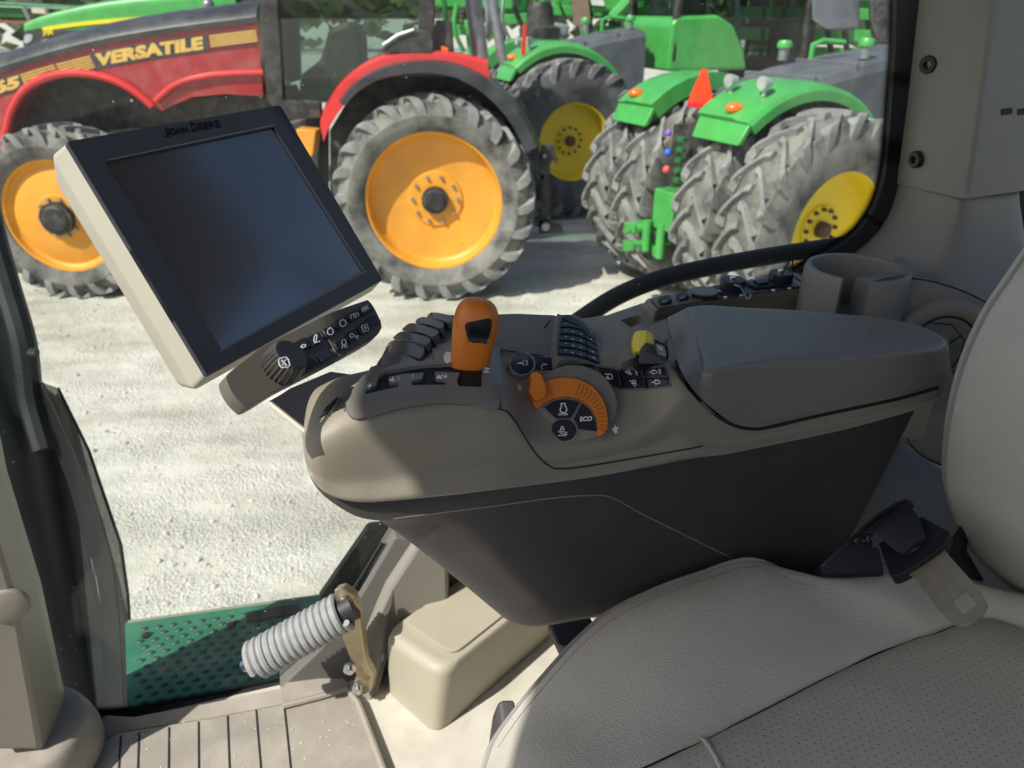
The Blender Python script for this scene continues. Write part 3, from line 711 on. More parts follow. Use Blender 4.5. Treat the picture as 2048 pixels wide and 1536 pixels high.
# ---- gate plate with its slot
gp = [(694, 790), (708, 776), (725, 752), (754, 738), (797, 727), (836, 722), (867, 719), (868, 690), (930, 686), (992, 689), (1000, 697), (998, 816), (934, 808), (875, 806), (836, 810), (797, 817), (738, 833), (712, 837), (699, 829), (692, 812)]
slot = [(731, 788), (731, 781), (752, 770), (757, 752), (772, 742), (817, 733), (860, 729), (905, 727), (965, 735), (963, 774), (917, 772), (914, 761), (919, 745), (870, 743), (871, 757), (892, 760), (893, 769), (824, 770), (823, 762), (845, 756), (847, 745), (800, 748), (777, 755), (779, 767), (797, 764), (797, 773)]
bm = NB(); drape(bm, SH, cm2(gp, 3, True), [slot], 9, .0042, .0046); plate = obj('gate_plate', bm, mGrey, con, angle=50, bev=.0012)
bm = NB(); drape(bm, SH, [(724, 795), (724, 775), (750, 745), (770, 735), (820, 727), (905, 722), (975, 730), (972, 780), (910, 778), (820, 776)], [], 12, .0006, .0006); obj('slot_floor', bm, mSlot, plate)
bm = NB()
mark(bm, SH, [cm2([(692, 812), (699, 830), (712, 838), (738, 834), (797, 818), (836, 811), (875, 807), (934, 809), (998, 817)], 4)], 3, .0009, .0008)
mark(bm, SH, [[(1000, 690), (1001, 740), (1000, 820)], cm2([(1000, 818), (1014, 823), (1030, 841), (1069, 904), (1096, 930), (1120, 937), (1180, 931), (1381, 897), (1404, 890)], 4)], 3, .0007, .0008)
obj('seam', bm, mSeam, con)
SPt = Surf([plate, shell])
bm = NB()
def gl_(s, x, y, w=13, hgt=12): ptext(bm, SPt, s, (x, y), (2.5, -hgt), (-w, -1.0), .0004, .0003, .03)
gl_('+', 742, 776, 8, 9); gl_('F', 789, 762, 11, 8); mark(bm, SPt, [[(797, 760), (797, 753)]], 1.6); mark(bm, SPt, [[(826, 755), (826, 749)]], 1.6)
gl_('R', 884, 757, 11, 8); gl_('+', 893, 757, 7, 8); gl_('N', 978, 745, 11, 9); gl_('P', 979, 720, 11, 9)
obj('marking', bm, mWhite, plate)
# ---- orange shift lever
lev = thing('shift_lever', 'orange shift lever knob with a black thumb wheel standing in the console gate', 'shift lever', at(938, 768, .80))
base = at(935, 762, .785); tip = at(950, 640, .762); axv = (tip-base).normalized()
fwd = (CAM-base); fwd = (fwd-axv*fwd.dot(axv)).normalized(); sd = axv.cross(fwd).normalized()
if sd.x < 0: sd = -sd
bm = NB(); rings = []
for (t, w, d, sh) in [(-.004, .0150, .0135, 0), (-.002, .0185, .016, 0), (.006, .0192, .0168, 0), (.012, .0196, .017, 0), (.03, .0210, .0180, .0005), (.048, .0226, .0190, .001), (.062, .0236, .0196, .0014), (.074, .0228, .019, .0014), (.083, .0188, .016, .0012), (.088, .0122, .011, .001), (.0897, .005, .0045, .001)]:
    rings.append([base+axv*t+sd*(sh+w*math.copysign(abs(math.cos(q))**.75, math.cos(q)))+fwd*(d*math.copysign(abs(math.sin(q))**.75, math.sin(q))) for q in [2*math.pi*k/24 for k in range(24)]])
add_loft(bm, rings); knob = obj('knob', bm, mOrange, lev, sub=2)
SK = Surf([knob])
win = cm2([(931, 648), (955, 641), (978, 637), (984, 645), (980, 668), (972, 682), (955, 686), (940, 683), (933, 668)], 4, True)
bm = NB(); drape(bm, SK, win, [], 5, .0006, .002); obj('wheel_well', bm, mSlot, knob)
bm = NB()
wc = SK(957, 666); n = (wc[1]+axv*.15).normalized(); wo = wc[0]-n*.0075
wa = (sd-n*sd.dot(n)).normalized(); wu = n.cross(wa)
seg = 72; prof = []
for side in (-.0095, .0095):
    prof.append([wo+wa*side+(n*math.cos(q)+wu*math.sin(q))*(.0108+.0005*(k % 2)*2) for k, q in enumerate([2*math.pi*k/seg for k in range(seg)])])
add_loft(bm, prof); obj('thumb_wheel', bm, mBlack, knob, smooth=False)
bm = NB(); mark(bm, SK, [cm2([(900, 740), (920, 748), (945, 748), (966, 738)], 4), cm2([(903, 668), (901, 700), (899, 728)], 4)], 1.4, .0003, .0003); obj('seam', bm, mSeam, knob)
bm = NB(); add_tube(bm, [base-axv*.03, base], .007, 12); obj('stem', bm, mBlack, lev)
bm = NB(); drape(bm, SPt, circ(896, 714, 9, 11, 16), [], 5, .0012, .001); obj('indicator_hole', bm, mGold, plate)
# ---- hump behind the gate and its seams
HPL = Plane(onZ(1060, 708, 2.509), EZ*.968-E2*.25)
bm = NB()
hp = [HPL(x, y)[0] for x, y in [(868, 692), (880, 668), (910, 642), (958, 627), (1040, 625), (1112, 628), (1128, 640), (1122, 690), (1112, 717), (1060, 708), (1002, 698), (992, 688)]]
hb = [p+((p-sum(hp, Vector())/len(hp))*Vector((1, 1, 0))).normalized()*.006 for p in hp]
add_loft(bm, [[p+Vector((0, 0, -.05)) for p in hb], [p+Vector((0, 0, -.012)) for p in hb], [p.lerp(q, .7)+Vector((0, 0, -.003)) for p, q in zip(hb, hp)], [p for p in [h.lerp(sum(hp, Vector())/len(hp), .06) for h in hp]]])
hump = obj('hump', bm, mGrey, con, angle=55)
SHM = Surf([hump, shell])
bm = NB(); mark(bm, SHM, [[(1114, 626), (1100, 640), (1089, 656)], [(1006, 700), (1060, 708), (1110, 716)], [(866, 720), (870, 692)]], 2.2, .0006, .0005); obj('seam', bm, mSeam, con)
# ---- hydraulic paddles
mPad2 = mat('paddle_plastic', (.10, .10, .095), .3, var=.04)
PD_ = [[(920, 236), (960, 226), (1040, 236), (1145, 268), (1120, 330), (1010, 305), (890, 285)],
       [(790, 295), (850, 272), (930, 290), (1060, 335), (1030, 392), (900, 350), (780, 338)],
       [(660, 375), (720, 338), (820, 352), (1005, 415), (950, 475), (820, 430), (645, 415)],
       [(570, 455), (640, 420), (740, 435), (920, 488), (880, 555), (720, 520), (550, 505)],
       [(480, 565), (540, 515), (640, 525), (855, 575), (815, 695), (700, 660), (440, 680)],
       [(410, 700), (480, 652), (600, 650), (745, 685), (700, 745), (500, 765), (360, 805)]]
for i, p in enumerate(PD_):
    q = [(680+x/5.12, 580+y/5.12) for x, y in p]
    c = (sum(x for x, y in q)/len(q), sum(y for x, y in q)/len(q))
    pz = onZ(*c, 2.530-.003*i)
    pn = (EZ*.88-E1*.42+E2*.12).normalized(); PL = Plane(pz, pn)
    def curve(px, py, PL=PL, c=c):
        h = PL(px, py)
        if h is None: return h
        d = (px-c[0])/60.0
        return h[0]-h[1]*(.012*d*d), (h[1]+Vector((d*.4, 0, 0))).normalized()
    bm = NB(); drape(bm, curve, cm2(q, 4, True), [], 7, .0, .016); pad_ = obj('hydraulic_paddle', bm, mPad2, con, bev=.0016, angle=40)
    fr = cm2([(680+x/5.12, 580+y/5.12+6) for x, y in p[-3:]], 4)
bm = NB()
add_prism(bm, [onZ(x, y, 2.505) for x, y in [(748, 742), (770, 700), (800, 668), (840, 640), (870, 628), (930, 632), (880, 690), (850, 722)]], Vector((0, 0, -.06))); obj('paddle_base', bm, mBlack, con)
# ---- tilted keypad on the far side
kz = onZ(1185, 727, 2.503); kn = (EZ*.93+E1*.25-E2*.26).normalized()
def KP(px, py):
    h = Plane(kz, kn)(px, py); d = (px-1112)/95.0
    return h[0]-h[1]*(.006*d*d), (h[1]+E1*.12*d).normalized()
bm = NB(); drape(bm, KP, cm2([(1113, 634), (1124, 629), (1150, 630), (1170, 642), (1192, 668), (1204, 700), (1204, 724), (1190, 728), (1150, 718), (1112, 712)], 4, True), [], 8, .003, .03)
kp = obj('keypad', bm, mGrey, con, bev=.001)
def kpt(i, j):   # i across 0..1, j down 0..1
    tl = Vector((1122, 642)); tr = Vector((1192, 668)); bl = Vector((1116, 708)); brr = Vector((1202, 728))
    t = tl.lerp(tr, i); b = bl.lerp(brr, i); p = t.lerp(b, j); p.y -= 10*math.sin(i*math.pi)*(1-j*.5); return p
bm = NB(); wm = NB()
for r_ in range(5):
    for c_ in range(2):
        ca, cb = ((.01, .68), (.70, .985))[c_]; a = [kpt(ca+(cb-ca)*t_/4, r_/5+.02) for t_ in range(5)]+[kpt(cb-(cb-ca)*t_/4, (r_+1)/5-.03) for t_ in range(5)]
        kb = NB(); drape(kb, KP, [tuple(x) for x in a], [], 9, .006, .004); ko = obj('key', kb, mKey, kp, bev=.0006)
        c2 = sum(a, Vector((0, 0)))/10
        if c_ == 0: mark(wm, KP, [[(c2.x-16, c2.y-4), (c2.x-12, c2.y-4.5)], [(c2.x+14, c2.y+3), (c2.x+17, c2.y+4)]], 1.1, .0064)
        if (r_+c_) % 3: mark(wm, KP, [[(c2.x-3, c2.y-1), (c2.x+random.uniform(0, 3), c2.y+random.uniform(-1.5, 1.5))]], 1.1, .0064)
        if (r_*3+c_) % 4 == 1: mark(wm, KP, [[(c2.x-1, c2.y-3), (c2.x+2, c2.y+2)]], 1.1, .0064)
bm.free(); obj('marking', wm, mWhite, kp)
bm = NB(); drape(bm, KP, cm2([(1124, 634), (1138, 630), (1168, 646), (1190, 676), (1182, 674), (1160, 652), (1136, 641)], 3, True), [], 7, .007, .003); obj('key', bm, mKey, kp, bev=.0006)
# ---- plate and yellow knob

bm = NB(); drape(bm, Plane(onZ(1290, 722, 2.502), EZ*.97-E2*.2), cm2([(1241, 692), (1282, 664), (1324, 640), (1332, 640), (1337, 660), (1334, 678), (1300, 700), (1252, 722), (1240, 722)], 3, True), [], 14, .004, .02); obj('cover_plate', bm, mTan, con, bev=.002)
bm = NB(); drape(bm, Plane(onZ(1290, 722, 2.503), EZ*.97-E2*.2), [(1268, 720), (1284, 684), (1300, 672), (1318, 682), (1336, 692), (1338, 708), (1322, 724), (1276, 728)], [], 14, .006, .01); obj('knob_recess', bm, mSlot, con, bev=.001)
kb_ = onZ(1278, 694, 2.517); kx = (E1*.35+E2*.6+EZ*.72).normalized(); ka, kc = frame_of(kx)
bm = NB(); rings = []
for (t, r_) in [(-.010, .006), (-.009, .009), (-.003, .011), (.005, .0118), (.013, .011), (.016, .0085), (.0172, .004)]:
    rings.append([kb_+E1*.004+kx*t+(ka*math.cos(q)+kc*math.sin(q))*r_*(1+(.06 if k % 4 < 2 else 0)) for k, q in enumerate([2*math.pi*k/40 for k in range(40)])])
add_loft(bm, rings); obj('yellow_knob', bm, mYellowK, con, angle=35)
bm = NB(); g = [(1276, 724), (1281, 712), (1289, 703), (1299, 704), (1322, 715), (1333, 721), (1330, 729), (1280, 729)]
add_prism(bm, [at(x, y, .798) for x, y in g], Vector((.003, .016, .004))); obj('knob_guard', bm, mDark, con, bev=.0025)
bm = NB(); drape(bm, Plane(onZ(1322, 698, 2.53), EZ), [(1311, 686), (1328, 692), (1332, 706), (1316, 701)], [], 8, 0, .004); tg = obj('symbol_plate', bm, mGrey, con)
bm = NB(); mark(bm, Plane(onZ(1322, 698, 2.53), EZ), [[(1316, 692), (1326, 701)], [(1319, 698), (1324, 695)]], 1.3, .0005); obj('marking', bm, mWhite, tg)
# ---- armrest pad (lid)
T = [(1381, 612, 2.512), (1393, 655, 2.512), (1402, 706, 2.512), (1416, 742, 2.510), (1460, 737, 2.509), (1521, 729, 2.507), (1620, 721, 2.503), (1717, 713, 2.500), (1834, 704, 2.496), (1880, 694, 2.494), (1893, 680, 2.494), (1873, 664, 2.495), (1834, 648, 2.496), (1756, 633, 2.499), (1678, 626, 2.501), (1600, 619, 2.504), (1490, 614, 2.508)]
top = [onZ(x, y, z) for x, y, z in T]
low = [onZ(1343, 631, 2.494), onZ(1349, 690, 2.490), onV(1363, 742, .622), onV(1402, 797, .617), onV(1466, 843, .617), onV(1540, 848, .617), onV(1632, 827, .617), onV(1722, 807, .617), onV(1832, 783, .617), onV(1890, 764, .623)]
low.append(onV(1903, 752, .655)); low += [p+Vector((0, 0, -.055))+E1*.004*0 for p in top[11:]]
cen = sum(top, Vector())/len(top)
def mixl(t): return [a.lerp(b, t) for a, b in zip(low, top)]
def insetl(ps, d): return [p+((cen-p)*Vector((1, 1, 0))).normalized()*d for p in ps]
bm = NB()
L0 = insetl(low, .006); L0 = [p+Vector((0, 0, -.002)) for p in L0]
sm = lambda ps: catmull(ps, 5, True)
add_loft(bm, [sm(r_) for r_ in [L0, low, mixl(.08), mixl(.5), mixl(.80), mixl(.90), [p+Vector((0, 0, -.0022)) for p in insetl(top, -.0002)], [p+Vector((0, 0, -.0006)) for p in insetl(top, .0022)], [p+Vector((0, 0, .0005)) for p in insetl(top, .006)], [p+Vector((0, 0, .0012)) for p in insetl(top, .013)], [p+Vector((0, 0, .0015)) for p in insetl(top, .024)]]])
pad = obj('armrest_pad', bm, mPad, con, angle=70)
SPD = Surf([shell, pad]); bm = NB()
mark(bm, SH, [cm2([(1348, 690), (1357, 742), (1376, 772), (1402, 803), (1435, 832), (1466, 850), (1502, 858), (1541, 854), (1640, 831), (1795, 798), (1890, 771)], 5)], 7, .0006, .0008)
obj('seam', bm, mSlot, con)
# ---- button strip
bs = NB()
strip = [(1056, 706), (1110, 712), (1191, 727), (1232, 734), (1330, 730), (1343, 773), (1273, 781), (1222, 777), (1195, 752), (1140, 738), (1068, 740)]
drape(bs, SH, strip, [], 10, .0016, .002); bst = obj('button_tray', bs, mGrey, con, bev=.0008)
BT = [[(1062, 710), (1106, 716), (1106, 737), (1076, 737)], [(1110, 716), (1190, 730), (1190, 742), (1111, 736)], [(1194, 732), (1231, 738), (1236, 773), (1226, 773), (1205, 752)],
      [(1239, 738), (1280, 741), (1281, 752), (1241, 752)], [(1285, 738), (1329, 733), (1332, 750), (1287, 751)], [(1241, 756), (1285, 755), (1289, 774), (1246, 776)], [(1290, 754), (1333, 753), (1338, 770), (1293, 775)]]
for b in BT:
    kb = NB(); drape(kb, SH, b, [], 10, .0036, .003); obj('button', kb, mKey, bst, bev=.0007)
for b in [[(1234, 738), (1238, 738), (1245, 772), (1239, 773)], [(1281, 738), (1285, 738), (1293, 772), (1288, 773)], [(1244, 751), (1333, 750), (1334, 755), (1245, 756)]]:
    kb = NB(); drape(kb, SH, b, [], 8, .0075, .007); obj('finger_ridge', kb, mBlack, bst, bev=.0006)
def off_(S_, d):
    def f(px, py):
        h = S_(px, py)
        return None if h is None else (h[0]+h[1]*d, h[1])
    return f
S4 = off_(SH, .0037); wm = NB()
mark(wm, S4, [[(1209, 748), (1222, 748), (1225, 753), (1224, 758), (1212, 757)], [(1212, 753), (1219, 757)], [(1216, 750), (1216, 758)]], 1.4)
ptext(wm, S4, 'AUTO', (1270, 742), (1.0, 9), (5, -.6)); mark(wm, S4, [circ(1257, 744, 3.5, 2.8, 8)+[circ(1257, 744, 3.5, 2.8, 8)[0]], circ(1261, 748, 3, 2, 7), [(1250, 742), (1254, 746)]], 1.1)
ptext(wm, S4, 'AUTO', (1316, 738), (1.2, 10), (5, -.6)); mark(wm, S4, [circ(1308, 744, 6, 3, 10)+[circ(1308, 744, 6, 3, 10)[0]], [(1302, 744), (1298, 745)], [(1305, 739), (1305, 741)], [(1309, 738), (1309, 741)], [(1306, 747), (1307, 750)]], 1.1)
mark(wm, S4, [circ(1268, 763, 3.4, 2.8, 8)+[circ(1268, 763, 3.4, 2.8, 8)[0]], [(1259, 762), (1264, 762)], circ(1270, 769, 2.8, 3, 8), [(1262, 766), (1268, 768)]], 1.2)
mark(wm, S4, [circ(1314, 764, 6, 3.4, 10)+[circ(1314, 764, 6, 3.4, 10)[0]], [(1308, 764), (1303, 765)], [(1311, 758), (1311, 761)], [(1316, 758), (1315, 761)], [(1312, 768), (1312, 771)]], 1.2)
mark(wm, S4, [[(1084, 738), (1083, 732), (1087, 728), (1094, 729)]], 1.2)
obj('marking', wm, mWhite, bst)
# round AUTO button
kb = NB(); drape(kb, SH, circ(1045, 727, 27.5, 25.5, 30), [circ(1045, 726, 22.5, 21, 26)], 7, .0055, .008); ring = obj('button_ring', kb, mGrey, con, bev=.0012)
kb = NB(); drape(kb, SH, circ(1045, 726, 22, 20.5, 26), [], 8, .0038, .004); rb_ = obj('round_button', kb, mKey, ring, bev=.0006)
wm = NB(); mark(wm, off_(SH, .0039), [[(1034, 727), (1045, 724), (1050, 719)], [(1045, 724), (1047, 729)], [(1040, 726), (1049, 730)]], 1.5); ptext(wm, off_(SH, .0039), 'AUTO', (1051, 720), (.6, 11), (5, -.3)); obj('marking', wm, mWhite, rb_)
# ---- throttle dial
dn = (EZ*.62-E2*.76-E1*.10).normalized(); dc0 = SH(1135, 840)[0]
DP = Plane(dc0-dn*.004, dn)
oo = [(1064, 800), (1062, 788), (1068, 776), (1082, 765), (1097, 760), (1120, 756), (1146, 756), (1175, 766), (1193, 781), (1205, 797), (1212, 815), (1215, 832), (1216, 848), (1213, 862), (1205, 869), (1196, 872)]
oi = [(1197, 858), (1197, 842), (1192, 828), (1183, 815), (1171, 804), (1156, 797), (1140, 793), (1126, 793), (1110, 796), (1097, 802), (1084, 809), (1074, 818)]
kb = NB(); drape(kb, DP, cm2([(1062, 782), (1084, 752), (1118, 735), (1150, 730), (1185, 738), (1212, 757), (1229, 785), (1234, 812), (1228, 838), (1216, 862)]+oo[::-1][2:-2], 2, True), [], 9, .008, .03); obj('dial_collar', kb, mGrey, con, bev=.003, bseg=3, angle=40)
kb = NB(); drape(kb, DP, cm2([(1074, 818), (1097, 802), (1126, 793), (1156, 797), (1183, 815), (1197, 842), (1197, 872), (1150, 884), (1128, 886), (1105, 874), (1094, 850)], 3, True), [], 10, .009, .02); dial_face = obj('dial_face', kb, mTan, con, bev=.001)
kb = NB(); drape(kb, DP, cm2(oo+oi, 2, True), [], 8, .0155, .026); dial = obj('throttle_dial', kb, mOrange, con, bev=.004, bseg=4, angle=40)
kb = NB()
hdl = [(1062, 748), (1070, 744), (1079, 746), (1086, 757), (1092, 775), (1090, 790), (1078, 800), (1066, 796), (1060, 780), (1064, 765)]
drape(kb, DP, cm2(hdl, 3, True), [], 7, .024, .02); obj('dial_handle', kb, mOrange, dial, bev=.004, bseg=4, angle=40)
kb = NB(); D3 = off_(DP, .0155); rl = []
for k in range(13):
    a = R(72-k*6.8+1); c0 = Vector((1131, 846)); 
    p = c0+Vector((math.cos(a)*67, -math.sin(a)*58)); q = c0+Vector((math.cos(a-.05)*82, -math.sin(a-.05)*87)); m_ = (p+q)/2+Vector((2.5, .5))
    rl.append([tuple(p), tuple(m_), tuple(q)])
mark(kb, D3, rl, 1.5, .0004, .0006); obj('grip_line', kb, mat('orange_groove', (.30, .075, .01), .6, var=0), dial)
D9 = off_(DP, .0091)
s1 = [(1089, 814), (1108, 802), (1130, 798), (1160, 803), (1148, 826), (1141, 836), (1113, 837), (1100, 825)]
s2 = [(1164, 806), (1180, 820), (1190, 840), (1193, 862), (1158, 858), (1155, 846), (1148, 838), (1156, 822)]
for s_ in (s1, s2):
    kb = NB(); drape(kb, D9, s_, [], 8, .0018, .002); obj('dial_button', kb, mKey, dial_face, bev=.0005)
kb = NB(); drape(kb, D9, circ(1128, 861, 29, 25, 28), [circ(1128, 860, 25.5, 22, 26)], 8, .0018, .004); obj('button_ring', kb, mTan, dial_face, bev=.0006)
kb = NB(); drape(kb, D9, circ(1128, 860, 25, 21.5, 26), [], 8, .0022, .003); obj('dial_button', kb, mKey, dial_face, bev=.0005)
wm = NB(); DD = off_(DP, .0113)
mark(wm, DD, [[(1121, 807), (1131, 807)], [(1122, 807), (1123, 813), (1120, 818), (1121, 823), (1125, 825.5), (1130, 825), (1134, 821), (1133, 815), (1130, 812), (1130, 807)]], 2)
ptext(wm, DD, 'n/min', (1117, 831), (18, -.8), (.3, -5.5), bold=.02)
DE = off_(DP, .0109); ptext(wm, DE, 'ECO', (1160, 843), (24, -1.5), (.6, -9.5), bold=.03)
mark(wm, DD, [[(1121, 858), (1121, 863), (1128, 863), (1128, 858), (1121, 858)], [(1122, 857), (1123, 853), (1126, 853), (1127, 857)], [(1117, 862), (1122, 866), (1133, 870), (1134, 864), (1128, 865)], [(1116, 871), (1130, 871), (1134, 866)]], 1.5)
obj('marking', wm, mWhite, dial_face)
wm = NB()
S0 = SH
tu = [(1227, 856), (1229, 852), (1230, 848), (1231, 852), (1234, 855), (1236, 851), (1236, 857), (1234, 862), (1236, 866), (1232, 865), (1230, 868), (1229, 864), (1226, 861), (1224, 858)]
drape(wm, S0, tu, [], 6, .0006, .0006); mark(wm, S0, [[(1035, 770), (1041, 782)], [(1037, 768), (1044, 779)], [(1040, 774), (1043, 772)]], 1.3); obj('marking', wm, mWhite, con)
# ---- bracket arm socket at the nose
bm = NB(); drape(bm, SH, [(632, 836), (648, 812), (674, 790), (680, 794), (668, 812), (650, 832), (640, 846)], [], 8, .004, .012); obj('arm_socket', bm, mTan, con, bev=.002)
bm = NB(); drape(bm, SH, [(640, 834), (652, 814), (674, 794), (668, 806), (652, 826)], [], 8, .0055, .002); obj('arm_slot', bm, mSlot, con)

# ================================================================ display on its arm
def quad3(px, d0):
    import itertools
    r = [ray(*p) for p in px]      # TL TR BR BL: d0*r0 + d2*r2 = d1*r1 + d3*r3
    M = Matrix((( -r[1].x, r[2].x, -r[3].x), (-r[1].y, r[2].y, -r[3].y), (-r[1].z, r[2].z, -r[3].z)))
    s = M.inverted() @ (-r[0]*d0)
    d = [d0, s[0], s[1], s[2]]; return [CAM+r[i]*d[i] for i in range(4)], d
mon = None
Q, dd = quad3([(133, 283), (562, 209), (766, 560), (415, 752)], .74)
print('monitor depths', dd, (Q[1]-Q[0]).length, (Q[3]-Q[0]).length, (Q[1]-Q[0]).normalized().dot((Q[3]-Q[0]).normalized()))
ex = (Q[1]-Q[0]); ey = (Q[3]-Q[0]); mn = ex.cross(ey).normalized()
if mn.dot(CAM-Q[0]) < 0: mn = -mn
mon = thing('display_monitor', 'large dark touchscreen monitor in a beige case, tilted on a bracket above the console', 'monitor', sum(Q, Vector())/4-mn*.06)
MP = Plane(Q[0], mn)
# case: back outline solved on a parallel plane
bk = [onplane(x, y, Q[0]-mn*.026, mn) for x, y in [(106, 291)]]
back = [Q[i]-mn*.022+((Q[i]-sum(Q, Vector())/4).normalized()*-.0005) for i in range(4)]
def rq(q, r): return rrect(q, r, 4)
mq = lambda o, grow: [Q[0]-ex.normalized()*grow-ey.normalized()*grow+mn*o, Q[1]+ex.normalized()*grow-ey.normalized()*grow+mn*o, Q[2]+ex.normalized()*grow+ey.normalized()*grow+mn*o, Q[3]-ex.normalized()*grow+ey.normalized()*grow+mn*o]
bm = NB(); add_loft(bm, [rq(mq(-.062, -.010), .012), rq(mq(-.058, -.006), .012), rq(mq(-.030, .003), .008), rq(mq(-.026, .0035), .007), rq(mq(-.004, .0005), .006), rq(mq(-.001, -.001), .006)])
obj('case', bm, mBeige, mon, angle=40)
bm = NB()
sq = cm2([(208, 325), (550, 256), (732, 544), (436, 703)], 1, True)
drape(bm, MP, [(135, 285), (140, 282), (556, 211), (563, 214), (763, 556), (762, 562), (419, 750), (413, 748)], [[(210, 324), (548, 254), (728, 540), (443, 698)]], 40, .0035, .006)
bez = obj('bezel', bm, mBezel, mon, bev=.0015, angle=40)
bm = NB(); drape(bm, MP, [(206, 322), (552, 250), (734, 545), (438, 706)], [], 60, .0005, .002); obj('screen', bm, mScreen, mon, smooth=False)
bm = NB(); mark(bm, MP, [[(216, 320), (549, 250)]], 2.0, .0037, .001); mark(bm, MP, [[(440, 702), (733, 541)]], 2, .0037, .001); obj('bezel_edge', bm, mat('edge_grey', (.10, .10, .10), .35), bez)
wm = NB(); M4 = off_(MP, .0037); mLogo = mat('logo_dark', (.002, .002, .003), .5, var=0, spec=.2)
sv = lambda s, x, y, w, h, sx=0: ptext(wm, M4, s, (x, y), (w, -w*.165), (-h*.35+sx, -h), .0005, .0006, .0)
sv('J', 330, 273, 9, 17); sv('OHN', 341, 269, 35, 12.5); sv('D', 384, 262, 12, 17); sv('EERE', 398, 259, 43, 12.5)
obj('lettering', wm, mLogo, bez)
bm = NB(); add_prism(bm, [onplane(x, y, Q[0]+mn*.0038, mn) for x, y in [(438, 692), (452, 692), (447, 699), (440, 703)]], mn*.001); obj('reflection_chip', bm, mSteel, bez) if False else bm.free()
# ---- control unit with keys and encoder
Q2, d2 = quad3([(512, 690), (742, 600), (768, 644), (536, 748)], .735)
print('keypad', d2, (Q2[1]-Q2[0]).length, (Q2[3]-Q2[0]).length)
kn2 = (Q2[1]-Q2[0]).cross(Q2[3]-Q2[0]).normalized(); kn2 = kn2 if kn2.dot(CAM-Q2[0]) > 0 else -kn2
kn2 = (mn*.7+kn2*.3).normalized() if kn2.dot(mn) > .3 else mn
kc_ = at(620, 690, .715); KU = Plane(kc_, kn2)
cu = thing('control_unit', 'slim keypad bar with black icon keys and a knurled knob beneath the monitor', 'control unit', at(620, 700, .74))
uo = cm2([(452, 757), (462, 742), (500, 712), (530, 690), (600, 656), (660, 626), (728, 602), (738, 602), (750, 618), (763, 648), (760, 662), (744, 678), (672, 718), (600, 755), (556, 778), (500, 812), (484, 808), (464, 786)], 3, True)
bm = NB(); drape(bm, KU, uo, [], 16, .004, .014); mUnitShaded = mat('unit_tan_shaded', (.105, .096, .076), .5, bump=.2, bscale=1200)  # console tan darkened: the monitor's shadow is put into the colour
un = obj('housing', bm, mUnitShaded, cu, bev=.004, bseg=3, angle=40)
bm = NB(); drape(bm, KU, cm2([(646, 664), (738, 608), (760, 650), (672, 704)], 1, True), [], 14, .0052, .003); obj('key_plate', bm, mUnitShaded, cu, bev=.0012)
KS = [(660, 661), (684, 646), (708, 630), (733, 617)], [(683, 688), (706, 671), (729, 655), (748, 640)]
K2 = [(578, 700), (604, 689), (631, 678)], [(596, 735), (622, 722), (650, 708)]
U6 = off_(KU, .0054)
def keyat(cx, cy, w=11.5, h=9.5):
    exx = Vector((math.cos(R(-28)), math.sin(R(-28)))); eyy = Vector((math.cos(R(58)), math.sin(R(58))))
    q = [tuple(Vector((cx, cy))+exx*w*a+eyy*h*b) for a, b in ((-1, -1), (1, -1), (1, 1), (-1, 1))]
    kb = NB(); drape(kb, KU, q, [], 8, .0085, .005); obj('key', kb, mKey, cu, bev=.0011, angle=40)
for row in KS:
    for (x, y) in row: keyat(x, y)
for row in K2:
    for (x, y) in row: keyat(x, y, 13, 10.5)
wm = NB(); U8 = off_(KU, .0088)
cl = lambda c: c+[c[0]]
mark(wm, U8, [cl(circ(661, 663, 6, 6.5, 10)), [(656, 657), (663, 654)]], 1.5)
mark(wm, U8, [cl(circ(686, 646, 6, 6.5, 10))]+[[(686+6.5*math.cos(a), 646+7*math.sin(a)), (686+8.5*math.cos(a), 646+9*math.sin(a))] for a in [k*.785 for k in range(8)]], 1.4)
mark(wm, U8, [[(703, 637), (701, 630), (716, 625), (718, 632)], cl(circ(710, 632, 2.6, 2.8, 8))], 1.4)
ptext(wm, U8, 'iTEC', (726, 624), (14, -7.5), (-3.5, -7.5), bold=.02)
mark(wm, U8, [cl(circ(688, 684, 4.5, 5.5, 9)), [(686, 690), (684, 697)], [(689, 690), (690, 696)], [(691, 688), (695, 694)]], 1.3)
mark(wm, U8, [cl(circ(704, 671, 4, 4, 8)), [(712, 671), (716, 678)], [(711, 674), (718, 671)]], 1.6)
mark(wm, U8, [[(723, 652), (734, 648), (738, 660), (727, 664), (723, 652)], [(730, 652), (731, 660)], [(728, 656), (734, 655)]], 1.4)
mark(wm, U8, [cl(circ(631, 676, 2.6, 8, 9, rot=12)), [(629, 686), (640, 682)]], 1.4)
mark(wm, U8, [[(598, 697), (605, 692)], cl(circ(607, 692, 5, 3, 8, rot=-25))], 1.6)
mark(wm, U8, [circ(580, 702, 5, 6, 8, -60, 160)], 1.3)
obj('marking', wm, mWhite, cu)
bm = NB(); kc2 = KU(556, 742)[0]; kx_ = (kn2+ex.normalized()*.12-ey.normalized()*.1).normalized(); ka, kb2 = frame_of(kx_); rings = []
for (t, r_, fl_) in [(.002, .0170, .08), (.006, .0178, .08), (.020, .0165, .08), (.0235, .0150, .03)]:
    rings.append([kc2+kx_*t+(ka*math.cos(q)+kb2*math.sin(q))*r_*(1+(fl_ if k % 3 == 0 else 0)) for k, q in enumerate([2*math.pi*k/84 for k in range(84)])])
add_loft(bm, rings); kn_ = obj('knob', bm, mat('knob_gloss', (.045, .043, .04), .22), cu, angle=25)
